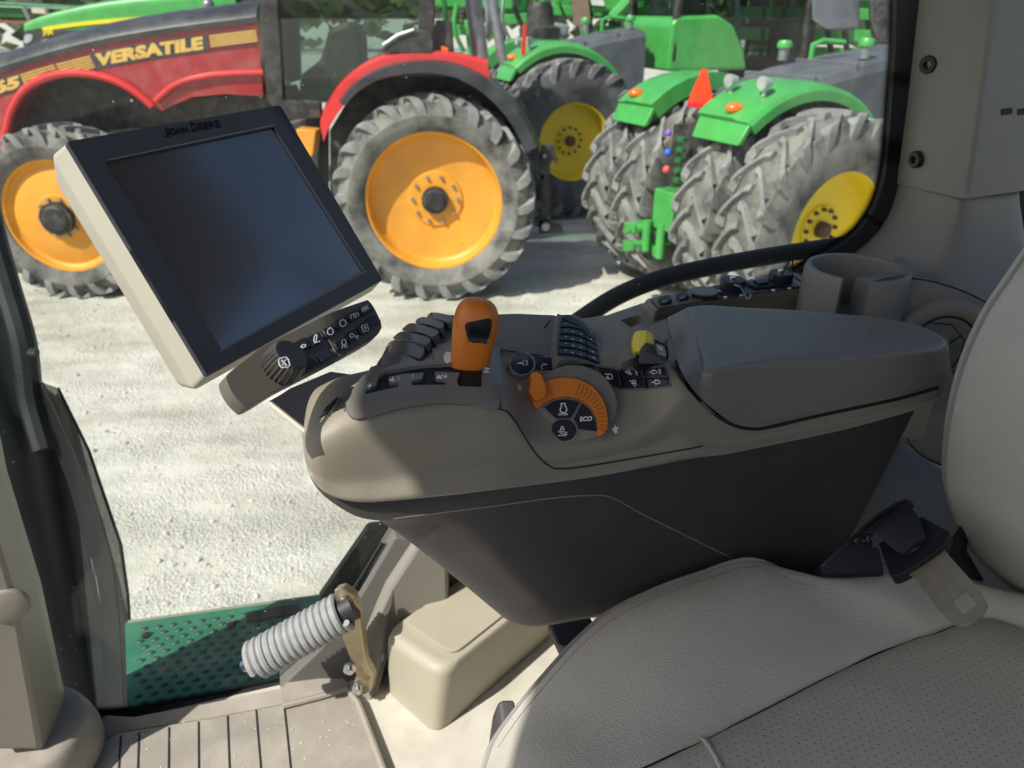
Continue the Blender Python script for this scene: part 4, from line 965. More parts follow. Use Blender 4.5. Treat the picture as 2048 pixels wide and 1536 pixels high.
bm = NB(); add_lathe(bm, [(0, .0225), (.0150, .0225), (.0152, .0246), (.0142, .0250), (.0128, .0246), (0, .0246)], kc2, kx_, 36); kt = obj('knob_cap', bm, mBlack, kn_, angle=30)
NP = Plane(kc2+kx_*.0247, kx_); wm = NB(); c5 = [(560, 716), (573, 714), (577, 719), (580, 730), (576, 734), (564, 735), (560, 731), (557, 721), (560, 716)]
mark(wm, NP, [c5, [(563, 719), (574, 731)], [(572, 718), (564, 731)]], 1.7); obj('marking', wm, mWhite, kt)
# arm between console and monitor
arm = [onZ(x, y, 2.50) for x, y in [(536, 800), (560, 788), (700, 738), (760, 770)]]
bm = NB()
A0 = [at(533, 803, .745), at(612, 868, .725), at(662, 800, .76), at(730, 752, .80), at(660, 742, .80), at(580, 778, .76)]
add_prism(bm, A0, Vector((.004, .012, -.012))); obj('bracket_arm', bm, mBlack, mon, bev=.002)
bm = NB(); add_prism(bm, [at(530, 806, .742), at(540, 802, .742), at(620, 866, .722), at(616, 874, .722)], Vector((.004, .012, -.008))); obj('bracket_edge', bm, mBeige, mon, bev=.001)
bm = NB(); add_box(bm, sum(Q, Vector())/4-mn*.075, ex.normalized()*.03, ey.normalized()*.045, mn*.015); obj('mount', bm, mDark, mon, bev=.004)
# ================================================================ operator seat
mLeather = mat('seat_leather', (.52, .50, .43), .45, bump=.7, bscale=560, bkind='vor', var=.03, bdist=.0008)
mPipe = mat('seat_piping', (.25, .24, .225), .6, bump=.2, bscale=900, var=.04)
def leather_perf():
    m = mat('perforated_leather', (.49, .468, .40), .45, bump=.55, bscale=560, bkind='vor', var=.03, bdist=.0006)
    nt = m.node_tree; N = nt.nodes; L = nt.links; b = N['Principled BSDF']
    uv = N.new('ShaderNodeUVMap'); sp = N.new('ShaderNodeSeparateXYZ'); L.new(uv.outputs[0], sp.inputs[0])
    def M(op, a, c=None):
        n = N.new('ShaderNodeMath'); n.operation = op
        for i, x in enumerate((a, c)):
            if x is None: continue
            if isinstance(x, (int, float)): n.inputs[i].default_value = x
            else: L.new(x, n.inputs[i])
        return n.outputs[0]
    p = .0085
    xs = M('DIVIDE', sp.outputs[0], p); ys = M('DIVIDE', sp.outputs[1], p*.8); xs = M('ADD', xs, M('MULTIPLY', M('FLOOR', ys), .5))
    fx = M('SUBTRACT', M('FRACT', xs), .5); fy = M('MULTIPLY', M('SUBTRACT', M('FRACT', ys), .5), .8)
    d = M('SQRT', M('ADD', M('MULTIPLY', fx, fx), M('MULTIPLY', fy, fy)))
    hole = M('LESS_THAN', d, .066)
    old = b.inputs['Base Color'].links[0].from_socket
    mx = N.new('ShaderNodeMix'); mx.data_type = 'RGBA'; mx.inputs['B'].default_value = (.035, .033, .03, 1)
    L.new(hole, mx.inputs['Factor']); L.new(old, mx.inputs['A']); L.new(mx.outputs['Result'], b.inputs['Base Color'])
    ob = b.inputs['Normal'].links[0].from_socket
    bp = N.new('ShaderNodeBump'); bp.inputs['Strength'].default_value = .7; bp.inputs['Distance'].default_value = .0007
    mr = N.new('ShaderNodeMapRange'); mr.inputs['From Max'].default_value = .2; L.new(d, mr.inputs['Value']); L.new(mr.outputs['Result'], bp.inputs['Height']); L.new(ob, bp.inputs['Normal'])
    L.new(bp.outputs['Normal'], b.inputs['Normal']); return m
mPerf = leather_perf()
seat = thing('operator_seat', 'grey leather operator seat with a perforated centre panel and dark piping', 'seat', cab(.35, .2, 2.0))
# piping line (outer top edge of the right bolster), crest, and inner seam; height chosen per point
pip = [(905, 1760, 2.09), (935, 1640, 2.11), (968, 1545, 2.135), (990, 1480, 2.155), (1035, 1415, 2.175), (1098, 1340, 2.196), (1150, 1282, 2.21), (1212, 1228, 2.222), (1300, 1182, 2.232), (1400, 1146, 2.240), (1472, 1122, 2.246), (1508, 1119, 2.247), (1545, 1130, 2.243), (1585, 1152, 2.236), (1632, 1160, 2.232), (1690, 1150, 2.233), (1760, 1132, 2.238), (1860, 1140, 2.24), (1960, 1168, 2.24), (2080, 1200, 2.24), (2250, 1240, 2.24)]
seam = [(1010, 1720, 2.19), (1060, 1640, 2.205), (1130, 1580, 2.218), (1200, 1555, 2.224), (1285, 1530, 2.228), (1345, 1503, 2.229), (1404, 1476, 2.230), (1480, 1438, 2.230), (1560, 1398, 2.230), (1640, 1356, 2.230), (1717, 1319, 2.230), (1760, 1300, 2.230), (1800, 1284, 2.230), (1838, 1270, 2.230), (1870, 1262, 2.230), (1900, 1250, 2.230), (1945, 1235, 2.230), (1990, 1238, 2.230), (2060, 1270, 2.23), (2160, 1320, 2.23), (2300, 1380, 2.23)]
P0 = [onZ(*p) for p in pip]; P1 = [onZ(*p) for p in seam]
P0 = catmull(P0, 4); P1 = catmull(P1, 4)
rows = []
def row(f): rows.append([f(a, b, i) for i, (a, b) in enumerate(zip(P0, P1))])
out = lambda a, b: ((a-b)*Vector((1, 1, 0))).normalized()
row(lambda a, b, i: a+out(a, b)*-.03+Vector((0, 0, -.16)))
row(lambda a, b, i: a+out(a, b)*.016+Vector((0, 0, -.10)))
row(lambda a, b, i: a+out(a, b)*.018+Vector((0, 0, -.05)))
row(lambda a, b, i: a+out(a, b)*.010+Vector((0, 0, -.015)))
row(lambda a, b, i: a+out(a, b)*.003+Vector((0, 0, -.004)))
row(lambda a, b, i: a)
for t, h in [(.04, .005), (.1, .011), (.2, .019), (.33, .024), (.48, .023), (.62, .018), (.75, .012), (.86, .0065), (.93, .002), (.97, -.002), (1.0, -.006)]:
    row(lambda a, b, i, t=t, h=h: a.lerp(b, t)+Vector((0, 0, h*(.75+.25*math.sin(i*.25))*1.0)))
for r_ in rows[5:]:
    for p in r_: p.z += noise.noise(p*17)*.0016+noise.noise(p*41)*.0006
bm = NB(); add_loft(bm, rows, closed=False, cap=False)
bol = obj('side_bolster', bm, mLeather, seat, angle=180)
# piping cord and its stitch line
bm = NB(); add_tube(bm, [a+Vector((0, 0, .0005)) for a in P0], .0026, 8); obj('piping', bm, mPipe, seat)
SB = Surf([bol])
bm = NB(); mark(bm, SB, [[(x+6, y+14) for x, y, _ in pip[3:15]]], 1.3, .0003, .0003); obj('stitch_line', bm, mPipe, seat)
# perforated centre panel with UV for the hole grid
dirA = (P1[60]-P1[24]).normalized(); dirB = Vector((dirA.y, -dirA.x, 0)).normalized()
bm = NB(); uvl = bm.loops.layers.uv.new('UVMap'); grid = []
P1c = P1[20:]
for j, (dd_, h) in enumerate([(0, -.006), (.003, -.001), (.008, .003), (.016, .0065), (.03, .010), (.06, .013), (.10, .015), (.15, .016), (.21, .016), (.28, .016), (.36, .014), (.44, .008), (.5, 0)]):
    grid.append([bm.verts.new(p+dirB*dd_+Vector((0, 0, h+(noise.noise((p+dirB*dd_)*13)*.0022 if dd_ > .01 else 0)))) for p in P1c])
for j in range(len(grid)-1):
    for i in range(len(P1c)-1):
        f = bm.faces.new((grid[j][i], grid[j][i+1], grid[j+1][i+1], grid[j+1][i]))
        for l in f.loops: l[uvl].uv = (l.vert.co.dot(dirA), l.vert.co.dot(dirB))
cp = obj('seat_centre', bm, mPerf, seat, angle=180)
# front roll, plain leather, with a dark seam
bm = NB(); grid = []
P1f = P1[:25]
for dd_, h in [(0, -.006), (.004, -.001), (.010, .003), (.03, .006), (.07, .004), (.13, -.004), (.22, -.02), (.34, -.03)]:
    grid.append([p+dirB*dd_+Vector((0, 0, h))-dirA*(.012*min(1, dd_*6)+.0) for p in P1f])
add_loft(bm, grid, closed=False, cap=False); fr = obj('seat_front', bm, mLeather, seat, angle=180)
bm = NB(); add_tube(bm, [P1[24]+dirB*d_+Vector((0, 0, h+.001))+dirA*(-.03*d_/.1) for d_, h in [(.0, -.002), (.008, .0045), (.016, .008), (.03, .0112), (.06, .0145), (.10, .0165), (.15, .0175), (.21, .0175)]], .0022, 6); obj('cross_seam', bm, mLeather, seat)
# dark seam lines beside the bolster
bm = NB(); add_tube(bm, [p+Vector((0, 0, -.0062)) for p in P1], .0018, 6); obj('seam', bm, mSeam, seat)
# black side cover and pan under the cushion
bm = NB(); add_prism(bm, [cab(u, v, 1.98) for u, v in [(.20, .515), (.26, .60), (.66, .64), (.74, .60), (.74, .05), (.17, .05)]], Vector((0, 0, .15))); obj('seat_pan', bm, mBlack, seat, bev=.02)
bm = NB(); add_prism(bm, [cab(u, v, 1.65) for u, v in [(.28, .40), (.62, .44), (.62, .1), (.28, .1)]], Vector((0, 0, .4))); obj('pedestal', bm, mBlack, seat, bev=.02)
bm = NB()
ad = [(975, 1492), (984, 1430), (994, 1404), (1006, 1398), (1030, 1398), (1026, 1412), (1008, 1446), (990, 1480), (980, 1510)]
add_prism(bm, [at(x, y, .86) for x, y in ad], Vector((.005, -.03, -.012))); obj('adjust_handle', bm, mat('dark_handle', (.05, .045, .045), .4), seat, bev=.004)
# backrest: side bolster rising at the right edge of the picture
bk = [(2200, 380), (2110, 480), (2048, 566), (1996, 644), (1950, 748), (1922, 860), (1913, 950), (1917, 1005), (1936, 1070), (1975, 1132), (2020, 1175), (2080, 1205), (2200, 1225)]
bk2 = cm2(bk, 5); rings = []
for (v, g, sh) in [(.565, 26, 0), (.560, 12, 0), (.548, 4, 0), (.53, 0, 0), (.50, -2, 0), (.46, 2, 0), (.40, 16, 0), (.33, 40, 0), (.25, 62, 0), (.10, 80, 0)]:
    pts = offset2(bk2, -g)
    rings.append([onV(x, y, .53)+E2*(v-.53) for x, y in pts])
# close over the top face towards the camera and along the back
bm = NB(); add_loft(bm, rings, closed=False, cap=False)
fn = [onV(x, y, .53)+E2*.035 for x, y in offset2(bk2, -26)]
fb = [p+E1*.10+E2*.004 for p in fn]
add_loft(bm, [fn, fb], closed=False, cap=False)
bmesh.ops.remove_doubles(bm, verts=bm.verts, dist=1e-5)
bkr = obj('backrest', bm, mLeather, seat, angle=180)
bm = NB(); add_tube(bm, rings[2], .0022, 8); obj('piping', bm, mPipe, seat)
bm = NB(); add_tube(bm, [onV(x, y, .53)-E2*.012 for x, y in offset2(bk2[28:52], -14)], .0012, 6); obj('stitch_line', bm, mPipe, seat)
bm = NB(); add_prism(bm, [cab(u, v, 2.14) for u, v in [(.86, .50), (.95, .54), (.95, .05), (.86, .05)]], Vector((0, 0, .85))+E1*.12); obj('back_shell', bm, mBlack, seat, bev=.03)
# ================================================================ seat belt
belt = thing('seat_belt', 'black seat belt webbing with a steel latch tongue lying on the seat bolster', 'seat belt', at(1780, 1120, .84))
tp = [at(1866, 1112, .800), at(1812, 1152, .800), at(1905, 1238, .735), at(1960, 1200, .735)]
TN = (tp[1]-tp[0]).cross(tp[2]-tp[1]).normalized(); TN = TN if TN.dot(CAM-tp[0]) > 0 else -TN
TP = Plane(tp[0], TN)
to = cm2([(1808, 1147), (1822, 1149), (1836, 1164), (1866, 1204), (1890, 1232), (1906, 1246), (1924, 1252), (1946, 1244), (1964, 1228), (1973, 1212), (1969, 1195), (1940, 1158), (1908, 1122), (1889, 1100), (1886, 1092), (1862, 1102), (1830, 1124)], 3, True)
th = [(1902, 1201), (1930, 1180), (1954, 1207), (1926, 1229)]
bm = NB(); drape(bm, TP, to, [cm2(th, 1, True)], 9, .0015, .003); tongue = obj('latch_tongue', bm, mBrush, belt, bev=.0008, angle=50)
wm = NB(); ptext(wm, off_(TP, .0016), 'GRIP', (1844, 1129), (18, -13), (-4, -6)); obj('marking', wm, mWhite, tongue)
hm = [(1758, 1088), (1764, 1094), (1784, 1114), (1800, 1118), (1815, 1112), (1846, 1092), (1852, 1086), (1850, 1074), (1838, 1050), (1860, 1060), (1892, 1070), (1896, 1062), (1888, 1084), (1878, 1096), (1850, 1116), (1812, 1140), (1790, 1150), (1778, 1148), (1772, 1130)]
ho = cm2([(1758, 1090), (1762, 1084), (1800, 1056), (1840, 1034), (1852, 1038), (1896, 1062), (1896, 1070), (1886, 1090), (1856, 1114), (1812, 1142), (1792, 1151), (1780, 1150), (1774, 1132)], 2, True)
bm = NB(); drape(bm, TP, ho, [cm2([(1790, 1094), (1812, 1110), (1850, 1084), (1848, 1072), (1836, 1052), (1806, 1072)], 2, True)], 9, .008, .014); obj('tongue_sleeve', bm, mBlack, belt, bev=.003, bseg=3, angle=40)
# webbing: folded loop through the sleeve and the guide
wa = [at(1724, 1066, .850), at(1742, 1064, .832), at(1764, 1078, .822), at(1786, 1098, .812), at(1806, 1108, .806), at(1812, 1112, .812), at(1806, 1118, .83)]
wb = [at(1812, 1012, .862), at(1826, 1020, .842), at(1838, 1036, .828), at(1848, 1056, .816), at(1853, 1074, .808), at(1856, 1080, .814), at(1850, 1090, .83)]
bm = NB(); wa = catmull(wa, 5); wb = catmull(wb, 5); rws = []
for a, b in zip(wa, wb):
    rws.append([a.lerp(b, k/10)+TN*(.0035*math.sin(k/10*math.pi)) for k in range(11)])
add_loft(bm, rws, closed=False, cap=False); wbm = obj('webbing', bm, mWeb, belt); m_ = wbm.modifiers.new('solid', 'SOLIDIFY'); m_.thickness = .0014
# guide bracket behind
gd = [(1650, 1150), (1640, 1130), (1660, 1110), (1716, 1062), (1750, 1030), (1795, 1002), (1812, 996), (1828, 1002), (1832, 1014), (1822, 1018), (1808, 1014), (1778, 1036), (1736, 1070), (1722, 1078), (1730, 1090), (1760, 1095), (1770, 1150)]
bm = NB(); add_prism(bm, [at(x, y, .875) for x, y in gd], Vector((0, .012, -.02))); obj('belt_guide', bm, mBlack, belt, bev=.004, bseg=3)
bm = NB(); add_tube(bm, catmull([at(1722, 1074, .862), at(1712, 1082, .862), at(1722, 1090, .862), at(1740, 1088, .862), at(1736, 1072, .862), at(1775, 1040, .868), at(1806, 1012, .872), at(1824, 1010, .872)], 4), .0035, 8); obj('guide_rim', bm, mBlack, belt)
bm = NB(); add_prism(bm, [at(x, y, .90) for x, y in [(1896, 1105), (1900, 1080), (1920, 1050), (1930, 1056), (1924, 1110), (1960, 1170), (1930, 1180), (1898, 1140)]], Vector((.02, .02, -.01))); obj('anchor_cover', bm, mSlot, belt, bev=.003)
# ================================================================ ground
def gravelmat():
    m = bpy.data.materials.new('gravel'); m.use_nodes = True; nt = m.node_tree; N = nt.nodes; L = nt.links; b = N['Principled BSDF']
    b.inputs['Roughness'].default_value = .9; b.inputs['Specular IOR Level'].default_value = .2
    tc = N.new('ShaderNodeTexCoord')
    def nz(s, d, rg=.6):
        n = N.new('ShaderNodeTexNoise'); n.inputs['Scale'].default_value = s; n.inputs['Detail'].default_value = d; n.inputs['Roughness'].default_value = rg; L.new(tc.outputs['Object'], n.inputs['Vector']); return n.outputs['Fac']
    vo = N.new('ShaderNodeTexVoronoi'); vo.inputs['Scale'].default_value = 110; L.new(tc.outputs['Object'], vo.inputs['Vector'])
    v2 = N.new('ShaderNodeTexVoronoi'); v2.inputs['Scale'].default_value = 55; L.new(tc.outputs['Object'], v2.inputs['Vector'])
    cr = N.new('ShaderNodeValToRGB'); e = cr.color_ramp.elements; e[0].position = .3; e[0].color = (.50, .49, .43, 1); e[1].position = .68; e[1].color = (.72, .71, .65, 1)
    k = e.new(.48); k.color = (.64, .63, .57, 1)
    n1 = nz(1.1, 9, .72); L.new(n1, cr.inputs['Fac'])
    mx = N.new('ShaderNodeMix'); mx.data_type = 'RGBA'; mx.blend_type = 'MULTIPLY'; mx.inputs['Factor'].default_value = .5
    c2 = N.new('ShaderNodeValToRGB'); c2.color_ramp.elements[0].color = (.62, .62, .6, 1); c2.color_ramp.elements[1].color = (1.15, 1.15, 1.12, 1); L.new(vo.outputs['Color'], c2.inputs['Fac'])
    L.new(cr.outputs[0], mx.inputs['A']); L.new(c2.outputs[0], mx.inputs['B'])
    m4 = N.new('ShaderNodeMix'); m4.data_type = 'RGBA'; m4.blend_type = 'MULTIPLY'; m4.inputs['Factor'].default_value = .8
    c4 = N.new('ShaderNodeValToRGB'); c4.color_ramp.elements[0].position = .36; c4.color_ramp.elements[0].color = (.62, .62, .59, 1); c4.color_ramp.elements[1].position = .62; c4.color_ramp.elements[1].color = (1, 1, 1, 1)
    mp = N.new('ShaderNodeMapping'); mp.inputs['Scale'].default_value = (.35, 1.6, 1); mp.inputs['Rotation'].default_value = (0, 0, -.25); L.new(tc.outputs['Object'], mp.inputs[0])
    n4 = N.new('ShaderNodeTexNoise'); n4.inputs['Scale'].default_value = 1.3; n4.inputs['Detail'].default_value = 6; L.new(mp.outputs[0], n4.inputs['Vector']); L.new(n4.outputs['Fac'], c4.inputs['Fac'])
    L.new(mx.outputs['Result'], m4.inputs['A']); L.new(c4.outputs[0], m4.inputs['B']); L.new(m4.outputs['Result'], b.inputs['Base Color'])
    ad = N.new('ShaderNodeMath'); ad.operation = 'ADD'; L.new(vo.outputs['Distance'], ad.inputs[0])
    m3 = N.new('ShaderNodeMath'); m3.operation = 'MULTIPLY_ADD'; m3.inputs[1].default_value = 2.2; L.new(v2.outputs['Distance'], m3.inputs[0]); L.new(nz(7, 8), m3.inputs[2]); L.new(m3.outputs[0], ad.inputs[1])
    bp = N.new('ShaderNodeBump'); bp.inputs['Strength'].default_value = .6; bp.inputs['Distance'].default_value = .009; mk = N.new('ShaderNodeMath'); mk.operation = 'MULTIPLY'; L.new(ad.outputs[0], mk.inputs[0]); sk = N.new('ShaderNodeMapRange'); sk.inputs['From Min'].default_value = .4; sk.inputs['From Max'].default_value = .62; sk.inputs['To Min'].default_value = .25; sk.inputs['To Max'].default_value = 1.5; L.new(nz(1.7, 4), sk.inputs['Value']); L.new(sk.outputs['Result'], mk.inputs[1]); L.new(mk.outputs[0], bp.inputs['Height']); L.new(bp.outputs['Normal'], b.inputs['Normal'])
    return m
bm = NB(); bmesh.ops.create_grid(bm, x_segments=60, y_segments=60, size=300)
tag(obj('ground', bm, gravelmat(), smooth=False), kind='structure')
random.seed(5)
mStone = mat('stone', (.56, .55, .49), .85, var=.25, vscale=1.2, dirt=(.28, .28, .26), dscale=5, damt=.8, dlo=.5, dhi=.7)
bm = NB(); tmp = bmesh.new(); bmesh.ops.create_icosphere(tmp, subdivisions=1, radius=1); tv = [v.co.copy() for v in tmp.verts]; tf = [[v.index for v in f.verts] for f in tmp.faces]; tmp.free()
n_ = 0
while n_ < 9000:
    y = random.uniform(1.75, 9.5); x = random.uniform(-.62, .5)*y*1.15
    if noise.noise(Vector((x*.9, y*.9, 0)))+noise.noise(Vector((x*3, y*3, 4)))*.6 < random.uniform(-.35, .6): continue
    s = random.uniform(.004, .010)*(1+(random.random() < .06)*1.4); a = random.random()*6.28; c_, s_ = math.cos(a), math.sin(a); e = random.uniform(.6, 1); h = random.uniform(.4, .8)
    vs = []
    for v in tv:
        k = 1+.25*noise.noise(v*1.7+Vector((n_, 0, 0))); q = Vector((v.x*e, v.y, v.z*h))*s*k; vs.append(bm.verts.new((x+q.x*c_-q.y*s_, y+q.x*s_+q.y*c_, q.z+s*.25)))
    for f in tf: bm.faces.new([vs[i] for i in f])
    n_ += 1
tag(obj('loose_stones', bm, mStone, smooth=False, flip=False), 'pale loose stones scattered over the gravel yard', 'stones', kind='stuff')
# ================================================================ yard materials
mRed = mat('red_paint', (.31, .016, .022), .35, var=.06, dirt=(.42, .25, .22), dscale=5, damt=.25, coat=.3)
mRedB = mat('red_fender', (.60, .03, .03), .3, var=.04, coat=.3)
mMaroon = mat('maroon_decal', (.12, .012, .02), .4, var=.05)
mGoldD = mat('gold_decal', (.62, .40, .10), .45, var=.05)
mHood = mat('hood_black', (.03, .034, .04), .35, var=.15, dirt=(.2, .2, .2), damt=.25)
mDarkM = mat('dark_machine', (.02, .02, .021), .6, var=.3, dirt=(.14, .13, .11), dscale=8, damt=.5)
mTyre = mat('tyre_dusty', (.045, .046, .046), .8, var=.15, vscale=5, dirt=(.27, .265, .235), dscale=3.2, damt=.8, dlo=.35, dhi=.62)
mLug = mat('tyre_lug', (.10, .102, .104), .8, var=.15, vscale=6, dirt=(.29, .295, .285), dscale=4, damt=.85, dlo=.3, dhi=.6)
mLugD = mat('tyre_lug_dark', (.06, .063, .066), .75, var=.2, vscale=6, dirt=(.36, .36, .35), dscale=3, damt=.8, dlo=.36, dhi=.66)
mTyreD = mat('tyre_rubber', (.045, .047, .05), .75, var=.2, vscale=5, dirt=(.2, .2, .195), dscale=2.6, damt=.7, dlo=.4, dhi=.7)
mRimO = mat('rim_orange', (.74, .32, .03), .42, var=.06, vscale=4, dirt=(.45, .26, .08), dscale=3, damt=.35)
mRimY = mat('rim_yellow', (.78, .58, .015), .4, var=.05, vscale=4, dirt=(.4, .3, .06), dscale=4, damt=.3)
mGreen = mat('green_paint', GREEN, .35, var=.08, vscale=5, dirt=(.12, .3, .1), dscale=6, damt=.3, coat=.3)
mGreenD = mat('green_dark', (.012, .12, .03), .45, var=.2, vscale=4)
mTank = mat('tank_grey', (.085, .095, .11), .5, var=.08, vscale=4, dirt=(.22, .22, .21), dscale=3, damt=.35)
mLens = mat('amber_lens', (.85, .16, .01), .25, var=0, coat=.5)
mRedL = mat('red_reflector', (.9, .06, .015), .4, var=0)
mChr = mat('lamp_glass', (.45, .47, .47), .2, metal=.2, var=.1)
mPipeS = mat('pipe_grey', (.27, .28, .30), .4, metal=.5, var=.15, vscale=12)
mYel = mat('yellow_stripe', (.82, .66, .015), .4, var=.04)
mCabGl = glassmat('cab_glass', (.55, .66, .62), .18)
mHose = mat('hose_blue', (.03, .12, .55), .4)
# ================================================================ wheels
def tyre_bm(R_, W_, rr, nl, o, n, f, lug=.055, seg=64, skew=1.05):
    """o = centre of the outer face, n = outward axis, f = forward"""
    bm = NB(); c = o-n*(W_/2); rc = R_-lug
    pr_ = [(rr, .36), (rr+.02, .43), (rr+(rc-rr)*.30, .495), (rr+(rc-rr)*.56, .51), (rr+(rc-rr)*.72, .475), (rc-.025, .425), (rc, .29), (rc+.004, 0), (rc, -.25), (rc-.025, -.425), (rr+(rc-rr)*.72, -.475), (rr+(rc-rr)*.5, -.51), (rr+.02, -.43), (rr, -.36)]
    add_lathe(bm, [(r, h*W_) for r, h in pr_], c, n, seg)
    def pt(th, r, w):  # th grows with forward rolling, 0 = rearmost
        return c+n*w+(-f*math.cos(th)+EZ*math.sin(th))*r
    da = 2*math.pi/nl; hw = .037*R_/1.03
    for s in (1, -1):
        for k in range(nl):
            th = da*(k+(.5 if s < 0 else 0)); rings = []
            for (t, dr, ex) in [(-.10, .0, 1.0), (.12, .0, .85), (.45, .0, .85), (.8, -.004, 1.15), (.97, -.022, 1.35), (1.02, -.07, 1.55), (1.02, -.15, 1.4), (.99, -.235, .9)]:
                w = s*t*W_/2; a = th-da*skew*max(0, t)**1.25-(da*1.3*max(0, -dr-.02)); r = R_+dr; h = hw*ex
                rb = r-lug*1.25 if t < .9 else r-.02; wb = w if t < .9 else w-s*.09
                dn_ = h/r
                rings.append([pt(a-dn_*1.35, rb, wb), pt(a-dn_*.8, r, w), pt(a+dn_*.8, r, w), pt(a+dn_*1.35, rb, wb)])
            add_loft(bm, rings, mi=1)
    return bm
def wheel(parent, R_, W_, rr, nl, o, n, f, rim_m, tyre_m, dish=.16, hub=.14, bolts=10, hubm=None, rim_in=.03, dishc=.05, hubc=None):
    bm = NB(); e = o-n*(W_*.12)
    add_lathe(bm, [(rr*1.035, -.02), (rr*1.03, .012), (rr*.985, .012), (rr*.955, -.03), (rr*.945, -dish*.75), (rr*.90, -dish), (rr*.72, -dish-dishc*.6), (rr*.42, -dish-dishc), (rr*.40, -dish-dishc+.018), (rr*.27, -dish-dishc+.02), (0, -dish-dishc+.02)], e, n, 48)
    w = obj('wheel', bm, rim_m, parent, angle=28)
    obj('tyre', tyre_bm(R_, W_, rr, nl, o, n, f), [tyre_m, mLugD if tyre_m is mTyreD else mLug], w, angle=30)
    hc = e+n*(-dish-dishc+.02); s, t = frame_of(n)
    bm = NB(); add_lathe(bm, [(0, .09), (hub*.7, .09), (hub*.8, .075), (hub, .07), (hub, 0), (0, 0)], hc, n, 24); obj('hub', bm, hubm or mDarkM, w, angle=30)
    bm = NB()
    for k in range(bolts):
        a = 2*math.pi*k/bolts; add_lathe(bm, [(0, .03), (.018, .03), (.02, 0)], hc+(s*math.cos(a)+t*math.sin(a))*rr*.34, n, 8)
    obj('bolt', bm, hubm or mPipeS, w, angle=30)
    return w
# ================================================================ red tractor alongside
red = thing('red_tractor', 'red tractor with black hood top, gold lettering and orange wheel rims', 'tractor', (-2.4, 8.6, 0))
Fr = Vector((-1, 0, 0)); Nr = Vector((0, -1, 0))
def wc(px, py, y, R_):  # wheel centre standing on the ground
    p = onY(px, py, y); p.z = R_; return p
c1 = wc(866, 405, 7.72, 1.06); wheel(red, 1.06, .70, .70, 22, c1, Nr, Fr, mRimO, mTyre, dish=.13, hub=.14, bolts=10, dishc=.05)
c2 = wc(112, 430, 7.78, .90); wheel(red, .90, .60, .58, 20, c2, Nr, Fr, mRimO, mTyre, dish=.05, hub=.17, bolts=10, dishc=-.06)
for y_, c, r_, w_ in ((9.9, c1, 1.06, .7), (9.9, c2, .9, .6)):
    bm = tyre_bm(r_, w_, r_*.62, 20, Vector((c.x, y_+w_, r_)), Vector((0, 1, 0)), Fr); obj('tyre', bm, [mTyre, mLug], red, angle=30)
YH = 8.45
Y = lambda x, y, d=YH: onY(x, y, d)
hs_top = [(-520, 330), (-400, 262), (-250, 205), (-120, 172), (0, 141), (100, 111), (200, 86), (300, 68), (400, 54), (515, 40)]
hs_bot = [(526, 192), (450, 188), (385, 194), (345, 210), (324, 222), (305, 212), (262, 178), (214, 156), (152, 147), (102, 156), (58, 180), (30, 215), (20, 250), (12, 290), (-420, 420), (-520, 420)]
bm = NB(); add_prism(bm, [Y(x, y) for x, y in cm2(hs_top, 4)+hs_bot], Vector((0, 1.15, 0))); obj('hood', bm, mRed, red, angle=30)
ht = cm2(hs_top, 4); rings = []
for (x, y) in ht:
    p = Y(x, y); rings.append([p+Vector((0, -.02, -.02)), p+Vector((0, -.03, .03)), p+Vector((0, .02, .10)), p+Vector((0, .14, .16)), p+Vector((0, .4, .19)), p+Vector((0, .75, .19)), p+Vector((0, 1.0, .16)), p+Vector((0, 1.13, .10)), p+Vector((0, 1.18, .03)), p+Vector((0, 1.17, -.02))])
bm = NB(); add_loft(bm, rings); obj('hood_top', bm, mHood, red, angle=40)
RP = Plane((0, YH, 0), (0, -1, 0))
def uplow(x):   # stripe centre line between top edge and text
    for (a, b) in zip(hs_top, hs_top[1:]):
        if a[0] <= x <= b[0]: return a[1]+(b[1]-a[1])*(x-a[0])/(b[0]-a[0])
    return hs_top[-1][1]
def stripe(x0, x1, d0, d1, n=10):
    a = [(x0+(x1-x0)*k/n, uplow(x0+(x1-x0)*k/n)+d0) for k in range(n+1)]; b = [(x+5 if False else x, uplow(x)+d1) for x, _ in a]; return a+b[::-1]
bm = NB(); drape(bm, RP, stripe(-300, 513, 15, 52, 24), [], 14, .006, .006); obj('decal_band', bm, mMaroon, red)
bm = NB(); mark(bm, RP, [[(x, uplow(x)+11) for x in range(-300, 514, 20)]], 1.6, .006, .004); obj('pinstripe', bm, mMaroon, red)
def bars(x0, x1, sl=6, d0=20, d1=46, nb=5):
    bm = NB(); h = (d1-d0)/nb
    for k in range(nb):
        t0 = d0+h*k; sk = sl*k/nb
        pts = [(x0+sk+(x1-x0)*j/6, uplow(x0+(x1-x0)*j/6)+t0) for j in range(7)]; pb = [(x, y+h*.66) for x, y in pts]
        drape(bm, RP, pts+pb[::-1], [], 12, .010, .004)
    return obj('gold_bars', bm, mGoldD, red)
bars(418, 512, 4, 19, 44); bars(112, 180, 12); bars(93, 108, 12); bars(40, 92, 12); bars(-260, -60, 12)
def wv(x0, x1):
    def f(x, y):
        X = x0+(x1-x0)*x+6*(y-.5)*-.2; return (X, uplow(X)+46-27*y)
    return f
bm = NB(); drape(bm, RP, stripe(184, 416, 16, 51, 10), [], 14, .008, .004); obj('decal_band', bm, mHood, red)
bm = NB(); ptext(bm, RP, 'VERSATILE', None, None, None, .013, .006, .06, warp=wv(190, 406)); obj('lettering', bm, mGoldD, red)
bm = NB(); drape(bm, RP, stripe(-52, 44, 16, 51, 6), [], 14, .008, .004); obj('decal_band', bm, mHood, red)
